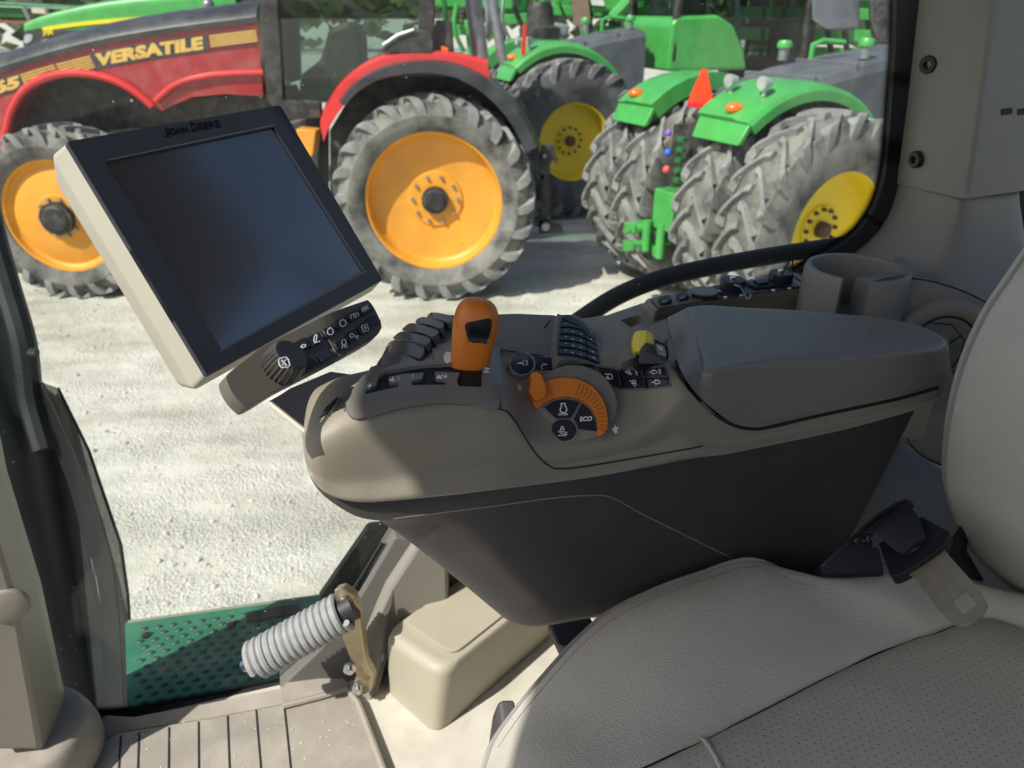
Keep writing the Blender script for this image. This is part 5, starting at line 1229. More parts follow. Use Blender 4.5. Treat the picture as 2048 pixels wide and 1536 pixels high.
bm = NB(); ptext(bm, RP, '365', None, None, None, .013, .006, .06, warp=wv(-38, 39)); obj('lettering', bm, mGoldD, red)
def arch(px_, r_, nm='wheel_arch'):
    bm = NB(); add_tube(bm, [onY(x, y, YH-.03) for x, y in cm2(px_, 6)], r_, 10); obj(nm, bm, mRedB, red)
arch([(2, 300), (14, 258), (24, 220), (50, 180), (95, 154), (150, 146), (212, 155), (262, 178), (306, 213)], .042)
arch([(311, 202), (350, 170), (402, 154), (460, 147), (527, 145)], .03)
bm = NB(); add_prism(bm, [onY(x, y, 8.72) for x, y in [(-300, 220), (20, 210), (90, 150), (215, 150), (310, 205), (560, 180), (600, 260), (600, 330), (-300, 380)]], Vector((0, .7, 0))); obj('chassis', bm, mDarkM, red)
bm = NB(); add_prism(bm, [onY(x, y, 8.5) for x, y in [(270, 330), (640, 225), (640, 420), (600, 440), (270, 420)]], Vector((0, .5, 0))); obj('fuel_tank', bm, mDarkM, red, bev=.03)
bm = NB(); add_prism(bm, [onY(x, y, 8.0) for x, y in [(592, 258), (632, 262), (626, 310), (598, 330)]], Vector((0, .25, 0))); obj('step', bm, mRimO, red, bev=.01)
# cab of the red tractor
YC = 8.15
bm = NB(); add_prism(bm, [onY(x, y, YC) for x, y in [(513, -260), (548, -260), (555, 0), (566, 200), (640, 206), (642, 236), (560, 240), (534, 200), (520, 30)]], Vector((0, .1, 0))); obj('cab_post', bm, mDarkM, red, bev=.01)
bm = NB(); add_prism(bm, [onY(x, y, YC) for x, y in [(838, -260), (870, -260), (868, 60), (862, 108), (780, 112), (776, 100), (836, 92)]], Vector((0, .1, 0))); obj('cab_post', bm, mDarkM, red, bev=.01)
for y2 in (9.6,):
    bm = NB(); add_prism(bm, [onY(x, y, y2) for x, y in [(560, -200), (585, -200), (600, 160), (560, 170)]], Vector((0, .1, 0))); obj('cab_post', bm, mDarkM, red)
bm = NB(); add_prism(bm, [onY(x, y, YC+.05) for x, y in [(550, -260), (840, -260), (838, 110), (720, 140), (650, 206), (566, 204), (556, 60)]], Vector((0, .012, 0))); obj('cab_window', bm, mCabGl, red, smooth=False)
bm = NB()
add_prism(bm, [onY(x, y, 9.2) for x, y in [(596, 200), (600, 150), (640, 120), (655, 60), (700, 40), (720, 70), (722, 130), (780, 140), (800, 220)]], Vector((0, .5, 0))); obj('cab_seat', bm, mDarkM, red, bev=.05)
bm = NB(); add_prism(bm, [onY(x, y, YC-.05) for x, y in [(520, -262), (876, -262), (900, -330), (500, -330)]], Vector((0, 1.7, 0))); obj('cab_roof', bm, mRedB, red, bev=.05)
bm = NB(); add_prism(bm, [onY(x, y, 7.95) for x, y in cm2([(763, 104), (775, 88), (800, 72), (830, 62), (856, 62), (866, 80), (864, 104), (840, 108)], 3, True)], Vector((0, .06, 0))); obj('mirror', bm, mDarkM, red, bev=.012)
bm = NB(); add_tube(bm, [onY(x, y, 7.93) for x, y in [(766, 90), (795, 70), (828, 59)]], .012, 6); obj('mirror_rim', bm, mPipeS, red)
# rear fender
fo = cm2([(640, 248), (652, 218), (684, 170), (735, 130), (790, 112), (850, 108), (915, 114), (976, 128)], 5)
bm = NB(); rings = []
for (x, y) in fo:
    p = onY(x, y, 7.95); q = onY(x, y, 8.55)
    rings.append([p+Vector((0, 0, .0)), p+Vector((.0, .03, .03)), q+Vector((0, 0, .05)), q+Vector((0, 0, .02)), p+Vector((.0, .03, -.0)), p+Vector((.02, 0, -.17)), p+Vector((.02, -.012, -.17))])
add_loft(bm, rings); obj('rear_fender', bm, mRedB, red, angle=35)
fi = cm2([(690, 212), (720, 180), (770, 155), (830, 146), (890, 150), (945, 172), (990, 208), (1025, 252), (1052, 305)], 5)
bm = NB(); rings = []
for i, (x, y) in enumerate(fi):
    p = onY(x, y, 7.72); q = onY(x, y, 8.2)
    t = Vector((fi[min(i+1, len(fi)-1)][0]-fi[max(i-1, 0)][0], fi[min(i+1, len(fi)-1)][1]-fi[max(i-1, 0)][1])).normalized(); up_ = Vector((t.y, 0, t.x))
    wdt = .05+.07*min(1, i/len(fi)*1.6)
    rings.append([p, p+up_*wdt, q+up_*(wdt+.06), q+up_*.02])
add_loft(bm, rings); obj('fender_flap', bm, mHood, red, angle=35)
bm = NB(); add_prism(bm, [onY(x, y, 8.3) for x, y in [(660, 260), (720, 160), (800, 120), (960, 130), (1040, 250), (1060, 440), (660, 440)]], Vector((0, .4, 0))); obj('rear_axle', bm, mDarkM, red)
bm = NB()
for q in [[(1082, 292), (1106, 288), (1116, 320), (1112, 330), (1108, 320), (1100, 330), (1102, 446), (1122, 452), (1128, 466), (1078, 468), (1076, 440), (1084, 420), (1078, 330)], [(1040, 310), (1088, 306), (1088, 318), (1040, 322)], [(1046, 336), (1090, 350), (1088, 362), (1046, 350)], [(1040, 430), (1086, 440), (1086, 456), (1040, 446)]]:
    add_prism(bm, [onY(x, y, 8.4) for x, y in q], Vector((0, .08, 0)))
obj('hitch_linkage', bm, mDarkM, red, bev=.008)
bm = NB(); p = onY(1089, 311, 8.36); add_lathe(bm, [(0, .05), (.02, .05), (.02, 0)], p, Nr, 10); add_lathe(bm, [(0, .05), (.045, .05), (.05, 0)], onY(1091, 452, 8.36), Nr, 12); obj('hitch_pin', bm, mPipeS, red)
bm = NB(); add_tube(bm, [onY(940, -120, 8.6), onY(948, 20, 8.6), onY(962, 120, 8.6)], .085, 12); add_tube(bm, [onY(978, -120, 8.4), onY(988, 20, 8.4), onY(1006, 124, 8.4)], .05, 12); obj('exhaust_pipe', bm, mPipeS, red)
bm = NB(); add_prism(bm, [onY(x, y, 8.2) for x, y in [(882, 92), (896, 96), (898, 114), (884, 110)]], Vector((0, .05, 0))); obj('marker_lamp', bm, mLens, red, bev=.006)
bm = NB(); add_prism(bm, [onY(x, y, 8.25) for x, y in [(862, 112), (872, 40), (900, 44), (905, 118)]], Vector((0, .3, 0))); obj('lamp_bracket', bm, mDarkM, red)
# ================================================================ green tractors parked in echelon
PHI = R(27); Fg = Vector((math.cos(PHI), math.sin(PHI), 0)); Ng = Vector((math.sin(PHI), -math.cos(PHI), 0))
def green_tractor(o, label, tyre_m, emblem=True, phi=27, sc=1.0):
    """o: ground point under the outer face of the near rear tyre"""
    Fg = Vector((math.cos(R(phi)), math.sin(R(phi)), 0)); Ng = Vector((math.sin(R(phi)), -math.cos(R(phi)), 0))
    g = thing('green_tractor', label, 'tractor', o+Ng*-1.6, 'green tractors parked in a row')
    L = lambda x, w, z: o+Fg*x+Ng*w+EZ*(z*sc)
    RT = 1.04*sc
    wheel(g, RT, .54, .54, 20, L(0, 0, RT/sc), Ng, Fg, mRimY, tyre_m, dish=.17, hub=.075, bolts=12, hubm=mat('hub_rust', (.09, .05, .03), .7), dishc=.03)
    bm = tyre_bm(RT, .54, .54, 20, L(0, -.64, RT/sc), Ng, Fg); obj('tyre', bm, [tyre_m, mLugD if tyre_m is mTyreD else mLug], g, angle=30)
    for w_ in (-1.65, -2.24):
        bm = tyre_bm(RT, .54, .54, 20, L(0, w_, RT/sc), Ng, Fg); obj('tyre', bm, [tyre_m, mLugD if tyre_m is mTyreD else mLug], g, angle=30)
    # fender: arc sheet with a sloping tail
    RT = 1.04; RF = RT+.15; CW = -1.58
    for side in (1, -1):
      rings = []
      mw = lambda w: w if side > 0 else -2.55-(w+.52)*.956
      for k in range(15):
        th = R(129-k*7.4)
        x = RF*math.cos(th); z = RT+RF*math.sin(th)
        outw = Fg*math.cos(th)+EZ*math.sin(th); wf = -1.20 if k < 8 else lerp(-1.20, -.8, (k-7)/7); NS = Ng*side
        a = L(x, mw(-.52), z); b = L(x, mw(wf), z)
        rings.append([a-outw*.10, a-outw*.015, a-NS*.03+outw*.02, a.lerp(b, .25)+outw*.03, a.lerp(b, .3)+outw*.05, b+outw*.05, b-outw*(.02 if side > 0 else .12), a.lerp(b, .3)-outw*.03, a-NS*.03-outw*.09])
      bm = NB(); add_loft(bm, rings); fd = obj('fender', bm, mGreen, g, angle=40)
      th = R(129); x0 = RF*math.cos(th); z0 = RT+RF*math.sin(th)
      bm = NB(); add_prism(bm, [L(x0+.02, mw(-.54), z0+.03), L(x0+.02, mw(-1.20), z0+.06), L(x0-.09, mw(-1.18), z0-.17), L(x0-.09, mw(-.56), z0-.17)], Fg*.06); obj('fender_tail', bm, mGreen, g, bev=.012)
      def onf(deg, w, h=.06):
        t = R(deg); return L((RF+h)*math.cos(t), mw(w), RT+(RF+h)*math.sin(t))
      if side > 0 or emblem:
        bm = NB(); add_ico(bm, onf(124, -.80), .085, 2, (1, .8, .6)); obj('marker_lamp', bm, mLens, g)
      if side > 0:
        for w_, d_ in ((-.70, 111), (-1.10, 112)):
          bm = NB(); p = onf(d_, w_, .14); add_lathe(bm, [(0, -.05), (.04, -.05), (.058, .02), (.058, .045), (0, .045)], p, -Fg, 16); add_tube(bm, [p+EZ*-.11, p+EZ*-.06], .018, 6); obj('work_lamp', bm, mChr, g, angle=40)
      if side > 0 and not emblem:
        bm = NB(); p = onf(120, -.62, .05); add_prism(bm, [p+Fg*-.02, p+Fg*.05, p+Fg*.06+EZ*.4, p+Fg*.02+EZ*.4], Ng*.02); obj('marker_strip', bm, mRedL, g)
    # tank between the wheels
    pf = [(-.1, 1.0), (-.08, 1.98), (.08, 2.13), (.43, 2.21), (.85, 2.31), (1.55, 2.41), (1.60, 2.38), (1.62, 1.0)]
    if emblem: pf = pf[:-2]+[(2.5, 2.50), (2.55, 1.0)]
    w0, w1 = -1.08, -2.08
    rings = []
    for (w, ins) in [(w0, .10), (w0-.05, .02), (w0-.14, 0), (w1+.14, 0), (w1+.05, .02), (w1, .10)]:
        rings.append([L(x, w, z-(ins if z > 1.2 else 0)) for x, z in pf])
    bm = NB(); add_loft(bm, rings); obj('fuel_tank', bm, mTank, g, angle=30)
    bm = NB()
    for x in (.55, 1.1): add_prism(bm, [L(x, w0-.03, 2.1), L(x+.05, w0-.03, 2.1), L(x+.05, w1, 2.1), L(x, w1, 2.1)], EZ*(.17+.21*(x-.55)))
    obj('tank_strap', bm, mTank, g, bev=.01)
    for (x, w) in ((.95, -1.95), (1.42, -1.3)):
        bm = NB(); p = L(x, w, 2.30+.1*x/1.4); add_lathe(bm, [(.055, 0), (.055, .13), (0, .13)], p, EZ, 16); nk = obj('filler_neck', bm, mPipeS, g, angle=40)
        bm = NB(); add_lathe(bm, [(0, .12), (.075, .12), (.08, .16), (.06, .195), (0, .195)], p, EZ, 16); obj('filler_cap', bm, mGreen, nk, angle=40)
    bm = NB(); add_tube(bm, [L(1.15, -1.75, 2.32), L(1.15, -1.75, 2.52), L(1.25, -1.72, 2.56), L(1.5, -1.65, 2.54)], .03, 8); obj('grab_handle', bm, mGreen, g)
    # rear frame, hitch and couplers
    bm = NB(); add_prism(bm, [L(-.7, -1.2, .62), L(-.7, -1.62, .62), L(-.7, -1.62, 1.85), L(-.7, -1.2, 1.85)], Fg*1.2); obj('rear_frame', bm, mDarkM, g)
    bm = NB(); add_prism(bm, [L(-.95, -1.2, .88), L(-.95, -1.52, .88), L(-.95, -1.52, 1.27), L(-.95, -1.2, 1.27)], Fg*.25); obj('hitch_block', bm, mGreen, g, bev=.012)
    bm = NB()
    for q in [((-1.2, -1.6, .86), (-.5, -1.5, .86), .05), ((-1.2, -1.58, .70), (-.5, -1.5, .70), .045), ((-.95, -1.35, .60), (-.95, -1.35, .95), .05), ((-1.0, -1.52, .64), (-1.0, -1.52, .95), .05)]: add_tube(bm, [L(*q[0]), L(*q[1])], q[2], 8)
    for (x, w, z) in [(-1.16, -1.6, .88), (-1.0, -1.62, .88), (-1.18, -1.58, .70), (-.95, -1.38, .66)]: add_abox(bm, L(x, w, z), .10, .10, .085)
    obj('drawbar', bm, mGreen, g, angle=50)
    bm = NB()
    for k in range(5): add_lathe(bm, [(0, 0), (.05, 0), (.05, .03), (.02, .045), (0, .045)], L(-.85, -1.30, 1.36+k*.095), EZ, 10)
    obj('coupler_stack', bm, mGreenD, g, angle=40)
    bm = NB(); add_ico(bm, L(-.90, -1.42, 1.62), .04, 2); obj('coupler_cap', bm, mHose, g)
    bm = NB(); add_ico(bm, L(-.90, -1.44, 1.80), .035, 2); obj('coupler_cap', bm, mat('violet_cap', (.25, .12, .5), .4), g)
    bm = NB(); add_ico(bm, L(-.90, -1.42, 1.46), .04, 2); obj('coupler_cap', bm, mat('red_cap', (.65, .10, .08), .4), g)
    if emblem:
        bm = NB(); c = L(-.5, -1.5, 2.04); add_prism(bm, [c+Ng*.19, c-Ng*.19, c-Ng*.03+EZ*.31, c+Ng*.03+EZ*.31], Fg*.012); e = obj('slow_emblem', bm, mRedL, g)
        bm = NB(); add_prism(bm, [c+Ng*.19-EZ*.05, c-Ng*.19-EZ*.05, c-Ng*.19, c+Ng*.19], Fg*.012); obj('emblem_base', bm, mat('emblem_red', (.6, .02, .04), .4), e)
    if emblem:
        for q in ([(1618, -90), (1694, -90), (1690, 60), (1650, 62), (1622, 40)], [(1742, -90), (1830, -90), (1830, 100), (1752, 86), (1738, 40)]):
            bm = NB(); add_prism(bm, [at(x, y, 10.2) for x, y in q], Fg*.3); obj('cab_post', bm, mTank if q[0][0] < 1700 else mDarkM, g, bev=.04)
        return g
    # articulated front half: cab with glass, green lower panels
    c0 = 1.85
    cbp = [L(c0, -.75, 1.9), L(c0+2.6, -.75, 1.9), L(c0+2.6, -2.4, 1.9), L(c0, -2.4, 1.9)]
    bm = NB(); add_prism(bm, [L(c0+x, -.75, 1.85+z) for x, z in [(0, 0), (0, .62), (.08, .72), (.8, .74), (1.1, .6), (1.35, .25), (1.45, 0)]], Ng*-1.65); obj('cab_base', bm, mGreen, g, bev=.05, bseg=3, angle=25)
    bm = NB(); ci = [p.lerp(sum(cbp, Vector())/4, .06) for p in cbp]; add_loft(bm, [[p+EZ*.2 for p in ci], [p.lerp(sum(ci, Vector())/4, .06)+EZ*2.0 for p in ci]]); obj('cab_window', bm, mCabGl, g, smooth=False)
    bm = NB()
    for p in ci: add_tube(bm, [p+EZ*.1, p.lerp(sum(ci, Vector())/4, .06)+EZ*2.0], .06, 8)
    obj('cab_post', bm, mDarkM, g)
    bm = NB(); add_prism(bm, [p.lerp(sum(cbp, Vector())/4, -.05)+EZ*2.0 for p in cbp], EZ*.22); obj('cab_roof', bm, mGreen, g, bev=.08, bseg=3)
    bm = NB(); add_prism(bm, [L(c0+.3, -1.4, 2.0), L(c0+1.0, -1.4, 2.0), L(c0+1.0, -2.2, 2.0), L(c0+.3, -2.2, 2.0)], EZ*1.0); obj('cab_seat', bm, mDarkM, g, bev=.08)
    for s_, w_ in ((1, -.30), (-1, -2.3)):
        bm = tyre_bm(RT, .62, .54, 20, L(4.9, w_, RT), Ng, Fg); obj('tyre', bm, [tyre_m, mLugD if tyre_m is mTyreD else mLug], g, angle=30)
    bm = NB(); add_prism(bm, [L(c0+2.5, -.9, 1.2), L(c0+2.5, -2.3, 1.2), L(c0+2.5, -2.3, 2.5), L(c0+2.5, -.9, 2.5)], Fg*.3); obj('cab_bulkhead', bm, mDarkM, g, bev=.05)
    return g
o3 = at(1680, 482, 6.75); o3.z = 0
green_tractor(o3, 'green tractor closest to the rear post, with dusty dual tyres and a red triangle emblem', mTyre)
o2 = at(1152, 284, 10.9); o2.z = 0
green_tractor(o2, 'green tractor just behind the red tractor, an orange strip standing on its fender', mTyreD, emblem=False, phi=19, sc=1.075)
# ================================================================ green tractor hood beyond the red one
gt = thing('green_tractor', 'green tractor with yellow side stripe, mostly hidden behind the black hood of the red tractor', 'tractor', onY(260, 100, 13.2)*1.0)
YG = 13.0
bm = NB(); pr2 = cm2([(48, 62), (70, 52), (120, 38), (200, 22), (300, 10), (400, 2), (470, -2)], 4)
rings = [[onY(x, y, YG), onY(x, y, YG)+Vector((0, .05, .10)), onY(x, y, YG)+Vector((0, .4, .16)), onY(x, y, YG)+Vector((0, .9, .10)), onY(x, y, YG)+Vector((0, .95, 0)), onY(x, y, YG)+Vector((0, .95, -1.0)), onY(x, y, YG)+Vector((0, 0, -1.0))] for x, y in pr2]
add_loft(bm, rings); obj('hood', bm, mGreen, gt, angle=40)
GP = Plane((0, YG, 0), (0, -1, 0))
bm = NB(); drape(bm, GP, cm2([(84, 55), (150, 45), (230, 37), (320, 31), (414, 28)], 4)+cm2([(416, 33), (320, 38), (230, 45), (150, 53), (86, 62)], 4), [], 10, .02, .02); obj('side_stripe', bm, mYel, gt)
bm = NB(); drape(bm, GP, [(48, 62), (82, 56), (86, 64), (180, 58), (150, 70), (120, 84), (60, 96), (46, 92)], [], 10, .015, .015); obj('grille', bm, mHood, gt)
bm = NB(); ptext(bm, GP, '7R', (84, 73), (24, -5), (1, -9), .03, .01, .04); obj('lettering', bm, mYel, gt)
for q in ([(50, 70), (64, 70), (62, 82), (49, 86)], [(82, 82), (102, 78), (100, 86), (84, 90)]):
    bm = NB(); drape(bm, GP, cm2(q, 3, True), [], 6, .03, .03); obj('headlamp', bm, mChr, gt)
bm = NB(); add_tube(bm, [onY(416, -30, YG-.3), onY(416, 12, YG-.3), onY(414, 28, YG-.3)], .04, 8); add_ico(bm, onY(417, 10, YG-.3), .09, 2); obj('beacon_post', bm, mPipeS, gt)
bm = NB(); add_prism(bm, [onY(x, y, YG+.1) for x, y in [(468, -80), (520, -80), (520, 60), (468, 20)]], Vector((0, 1.2, 0))); obj('cab', bm, mDarkM, gt)
for px in (120, 420):
    c = onY(px, 200, YG+.1); c.z = .85; bm = tyre_bm(.85, .5, .5, 18, c, Vector((0, -1, 0)), Vector((-1, 0, 0))); obj('tyre', bm, [mTyreD, mLugD], gt, angle=30)
# ================================================================ machinery lined up at the back of the yard
def bars_obj(nm, par, mt, segs, bev=0):
    bm = NB()
    for (a, b, r) in segs: add_tube(bm, [a, b], r, 8)
    return obj(nm, bm, mt, par)
hd = thing('header_trailer', 'long green harvest header on a low trailer at the far edge of the gravel', 'header', onY(60, 60, 24))
YT = 24
bm = NB(); add_prism(bm, [onY(x, y, YT) for x, y in [(-400, -18), (150, 12), (152, 40), (60, 38), (-400, 20)]], Vector((0, 1.2, 0))); obj('header_body', bm, mGreenD, hd, bev=.03)
bm = NB(); add_prism(bm, [onY(x, y, YT-.1) for x, y in [(-400, -2), (152, 16), (152, 19), (-400, 2)]], Vector((0, .2, 0))); obj('header_edge', bm, mat('pale_green', (.25, .42, .28), .5), hd)
bm = NB(); add_prism(bm, [onY(x, y, YT-.1) for x, y in [(-400, 32), (70, 42), (110, 38), (110, 42), (70, 48), (-400, 38)]], Vector((0, .6, 0))); obj('trailer_beam', bm, mat('rust_red', (.22, .07, .05), .7), hd)
for px in (36, -150):
    c = onY(px, 40, YT-.25); c.z = .38
    bm = NB(); add_lathe(bm, [(.12, 0), (.36, 0), (.38, -.05), (.38, -.17), (.36, -.22), (.1, -.22)], c, Vector((0, -1, 0)), 24); w_ = obj('wheel', bm, mDarkM, hd, angle=40)
    bm = NB(); add_lathe(bm, [(0, .01), (.16, .01), (.18, -.05), (0, -.05)], c, Vector((0, -1, 0)), 20); obj('rim', bm, mPipeS, w_, angle=40)
bars_obj('trailer_frame', hd, mPipeS, [(onY(48, 14, YT-.2), onY(62, 44, YT-.2), .07), (onY(92, 16, YT-.2), onY(100, 42, YT-.2), .06)])
bm = NB(); add_prism(bm, [onY(x, y, YT-.2) for x, y in [(62, 16), (96, 18), (96, 28), (64, 26)]], Vector((0, .05, 0))); obj('warning_board', bm, mat('cream_board', (.55, .45, .36), .6), hd)
# field machine behind the green tractors: toolbars, seed boxes, hoses
pl_ = thing('field_planter', 'green row planter with upright grey hoses and boxes behind the red tractor', 'planter', onY(1040, 100, 16))
YP = 16.0
random.seed(11)
bm = NB()
for (x0, y0, x1, y1) in [(860, 58, 1010, 62), (1000, 40, 1085, 34), (870, 2, 1030, 8), (1080, 20, 1320, 26), (1180, -12, 1330, -8), (860, -20, 1330, -30), (1170, 60, 1330, 64)]:
    a = onY(x0, y0, YP); b = onY(x1, y1, YP); add_box(bm, (a+b)/2, (b-a)/2, Vector((0, .12, 0)), Vector((0, 0, .09)))
obj('toolbar', bm, mGreen, pl_, bev=.015)
for k in range(9):
    x = 868+k*52; a = onY(x, -10, YP+.6)
    bm = NB(); add_prism(bm, [onY(x-14, -28, YP+.4), onY(x+20, -28, YP+.4), onY(x+16, 12, YP+.4), onY(x-4, 18, YP+.4)], Vector((0, .5, 0))); obj('seed_box', bm, mGreen if k % 3 else mGreenD, pl_, bev=.04)
for k in range(16):
    x = 862+k*29+random.uniform(-8, 8); y0 = random.uniform(-40, 20); y1 = y0+random.uniform(60, 110)
    bm = NB(); add_tube(bm, catmull([onY(x, y0, YP-.4), onY(x+random.uniform(-6, 8), (y0+y1)/2, YP-.5), onY(x+random.uniform(-6, 14), y1, YP-.4)], 4), random.choice([.03, .045, .06]), 7)
    obj('hose', bm, random.choice([mDarkM, mGreenD, mPipeS, mDarkM, mGreen]), pl_)
for k in range(8):
    x = 880+k*58; c = onY(x, 100, YP+.2); c.z = .45
    bm = NB(); add_lathe(bm, [(0, .03), (.43, .03), (.45, 0), (.43, -.03), (0, -.03)], c, Vector((.3, -1, 0)), 22); obj('disc_opener', bm, mDarkM, pl_, angle=40)
    bm = NB(); add_prism(bm, [onY(x-10, 40, YP), onY(x+12, 40, YP), onY(x+20, 110, YP), onY(x-2, 112, YP)], Vector((0, .3, 0))); obj('row_unit', bm, mGreen if k % 2 else mGreenD, pl_, bev=.03)
bm = NB(); p = onY(1080, 40, 14.5); add_lathe(bm, [(.0, -.3), (.33, -.3), (.36, -.2), (.36, -.12), (.26, -.08), (.22, .2), (.16, .28), (0, .28)], p, EZ, 20); obj('fan_housing', bm, mDarkM, pl_, angle=40)
bm = NB(); add_prism(bm, [onY(x, y, 14.4) for x, y in [(1062, 52), (1110, 44), (1140, 50), (1136, 74), (1066, 76)]], Vector((0, .6, 0))); obj('fan_base', bm, mPipeS, pl_, bev=.04)
bm = NB(); add_prism(bm, [onY(x, y, 15.2) for x, y in [(1140, -40), (1172, -40), (1182, 46), (1150, 52)]], Vector((0, .3, 0))); obj('wooden_post', bm, mat('wood_post', (.22, .16, .11), .8), pl_)
bm = NB(); add_prism(bm, [onY(x, y, 15.3) for x, y in [(1176, -40), (1320, -60), (1320, -20), (1240, 22), (1180, 26)]], Vector((0, .3, 0))); obj('side_panel', bm, mGreen, pl_, bev=.04)
bm = NB(); add_tube(bm, [onY(1226, 36, 15), onY(1290, -30, 15)], .12, 10); obj('brace', bm, mGreen, pl_)
bm = NB(); add_prism(bm, [onY(x, y, 15.25) for x, y in [(1180, -2), (1206, 0), (1210, 12), (1184, 10)]], Vector((0, .04, 0))); obj('decal_plate', bm, mat('white_plate', (.7, .7, .7), .5), pl_)
# another machine at the back right, seen between the posts
bm2 = thing('grain_cart', 'green field machine with a yellow plate at the back of the yard', 'grain cart', onY(1650, 60, 19))
bm = NB(); add_prism(bm, [onY(x, y, 19) for x, y in [(1560, 14), (1780, 20), (1780, 90), (1560, 90)]], Vector((0, 2, 0))); obj('cart_body', bm, mGreenD, bm2, bev=.05)
bm = NB(); add_prism(bm, [onY(x, y, 18.97) for x, y in [(1564, 52), (1600, 54), (1600, 74), (1564, 72)]], Vector((0, .02, 0))); obj('yellow_plate', bm, mYel, bm2)
# second planter with folded wings behind the nearest green tractor
p2 = thing('field_planter', 'green machine with folded toolbars and dark wheels behind the nearest green tractor', 'planter', onY(1650, 90, 14.5))
random.seed(21); Y2 = 14.5
bm = NB()
for (x0, y0, x1, y1, r_) in [(1460, 66, 1800, 74, .10), (1470, 24, 1800, 30, .09), (1460, -16, 1800, -10, .09), (1500, 100, 1800, 108, .08)]:
    a = onY(x0, y0, Y2); b = onY(x1, y1, Y2); add_box(bm, (a+b)/2, (b-a)/2, Vector((0, .1, 0)), Vector((0, 0, r_)))
obj('toolbar', bm, mGreen, p2, bev=.015)
for k in range(8):
    x = 1476+k*44
    bm = NB(); add_prism(bm, [onY(x-12, -30, Y2+.3), onY(x+22, -30, Y2+.3), onY(x+18, 60, Y2+.3), onY(x-6, 64, Y2+.3)], Vector((0, .4, 0))); obj('row_unit', bm, random.choice([mGreenD, mDarkM, mGreen, mDarkM]), p2, bev=.03)
    bm = NB(); add_tube(bm, catmull([onY(x, -30, Y2-.3), onY(x+random.uniform(-8, 8), 30, Y2-.4), onY(x+random.uniform(-8, 12), 110, Y2-.3)], 4), random.choice([.035, .05]), 7); obj('hose', bm, random.choice([mDarkM, mPipeS, mDarkM]), p2)
for x in (1500, 1590, 1690, 1780):
    c = onY(x, 118, Y2-.2); c.z = .62; bm = NB(); add_lathe(bm, [(.2, .14), (.56, .14), (.62, .06), (.62, -.06), (.56, -.14), (.2, -.14)], c, Vector((.25, -1, 0)), 28); obj('wheel', bm, mTyreD, p2, angle=40)
# bright storage tank and dark boxes filling the line of machines
for (x0, x1, y0, y1, m_, n_) in [(1000, 1064, -40, 30, mGreenD, 'seed_tank'), (1100, 1160, -40, 14, mGreen, 'seed_tank'), (1216, 1300, -50, 0, mGreenD, 'seed_tank'), (880, 950, -40, 20, mDarkM, 'seed_tank')]:
    bm = NB(); add_prism(bm, [onY(x, y, 17.2) for x, y in [(x0, y0), (x1, y0), (x1-8, y1), (x0+8, y1)]], Vector((0, .8, 0))); obj(n_, bm, m_, pl_, bev=.08, bseg=3)
# far woods along the back of the yard
def leafmat():
    return mat('far_leaves', (.06, .10, .03), .8, var=.4, vscale=.6)
bm = NB(); random.seed(3)
for k in range(2600):
    x = random.uniform(-75, 75); z = abs(random.gauss(0, 1))*3.2+random.random()*3; y = 62+random.uniform(-4, 4)
    s = random.uniform(.4, 1.1); n = Vector((random.gauss(0, 1), random.gauss(-.6, 1), random.gauss(.4, 1))).normalized(); a, b = frame_of(n); c = Vector((x, y, z))
    bm.faces.new([bm.verts.new(c+a*s), bm.verts.new(c+b*s*.7), bm.verts.new(c-a*s), bm.verts.new(c-b*s*.7)])
tag(obj('far_woods', bm, leafmat(), smooth=False, flip=False), 'dark band of far trees along the back of the yard', 'woods', kind='stuff')
# ================================================================ outside our own cab
mDeck = mat('deck_green', (.022, .15, .085), .5, var=.12, vscale=7, dirt=(.10, .22, .16), dscale=9, damt=.5)
dk = thing('access_platform', 'green steel access platform with raised grip dimples outside the window', 'platform', onZ(450, 1300, 1.5))
zd = 1.60
bm = NB(); dq = [(250, 1245), (262, 1243), (650, 1190), (740, 1170), (780, 1260), (560, 1390), (262, 1450), (256, 1450)]
add_prism(bm, [onZ(x, y, zd) for x, y in dq], Vector((0, 0, -.03))); obj('deck', bm, mDeck, dk)
mDim = mat('dimple_dark', (.008, .05, .03), .5)
bm = NB(); a0 = onZ(262, 1250, zd); e1_ = (onZ(640, 1198, zd)-a0).normalized(); e2_ = Vector((e1_.y, -e1_.x, 0))
for i in range(0, 24):
    for j in range(0, 18):
        p = a0+e1_*(i*.031+(.0155 if j % 2 else 0))+e2_*(.02+j*.0195)
        if j < 3 and 12 <= i <= 20: continue
        la, lb = onZ(268, 1243, zd), onZ(276, 1450, zd)
        if (lb.x-la.x)*(p.y-la.y)-(lb.y-la.y)*(p.x-la.x) < 0: continue
        t = 2*math.pi/8; vs = [bm.verts.new(p+e1_*(.0085*math.cos(k*t))+e2_*(.0045*math.sin(k*t))+EZ*.0008) for k in range(8)]
        v2 = [bm.verts.new(p+e1_*(.0060*math.cos(k*t)+.002)+e2_*(.0028*math.sin(k*t)-.001)+EZ*.004) for k in range(8)]
        for k in range(8): bm.faces.new((vs[k], vs[(k+1) % 8], v2[(k+1) % 8], v2[k]))
        bm.faces.new(v2)
tag(obj('grip_dimples', bm, mDim, dk, angle=60), kind='stuff')
bm = NB(); add_prism(bm, [onZ(x, y, zd+.003) for x, y in [(492, 1226), (596, 1209), (600, 1226), (494, 1246)]], EZ*.003); obj('grip_plate', bm, mDarkM, dk)
bm = NB(); add_tube(bm, [onZ(256, 1244, zd), onZ(262, 1243, zd), onZ(650, 1190, zd)], .0035, 6); obj('deck_edge', bm, mat('edge_worn', (.25, .27, .2), .5), dk)
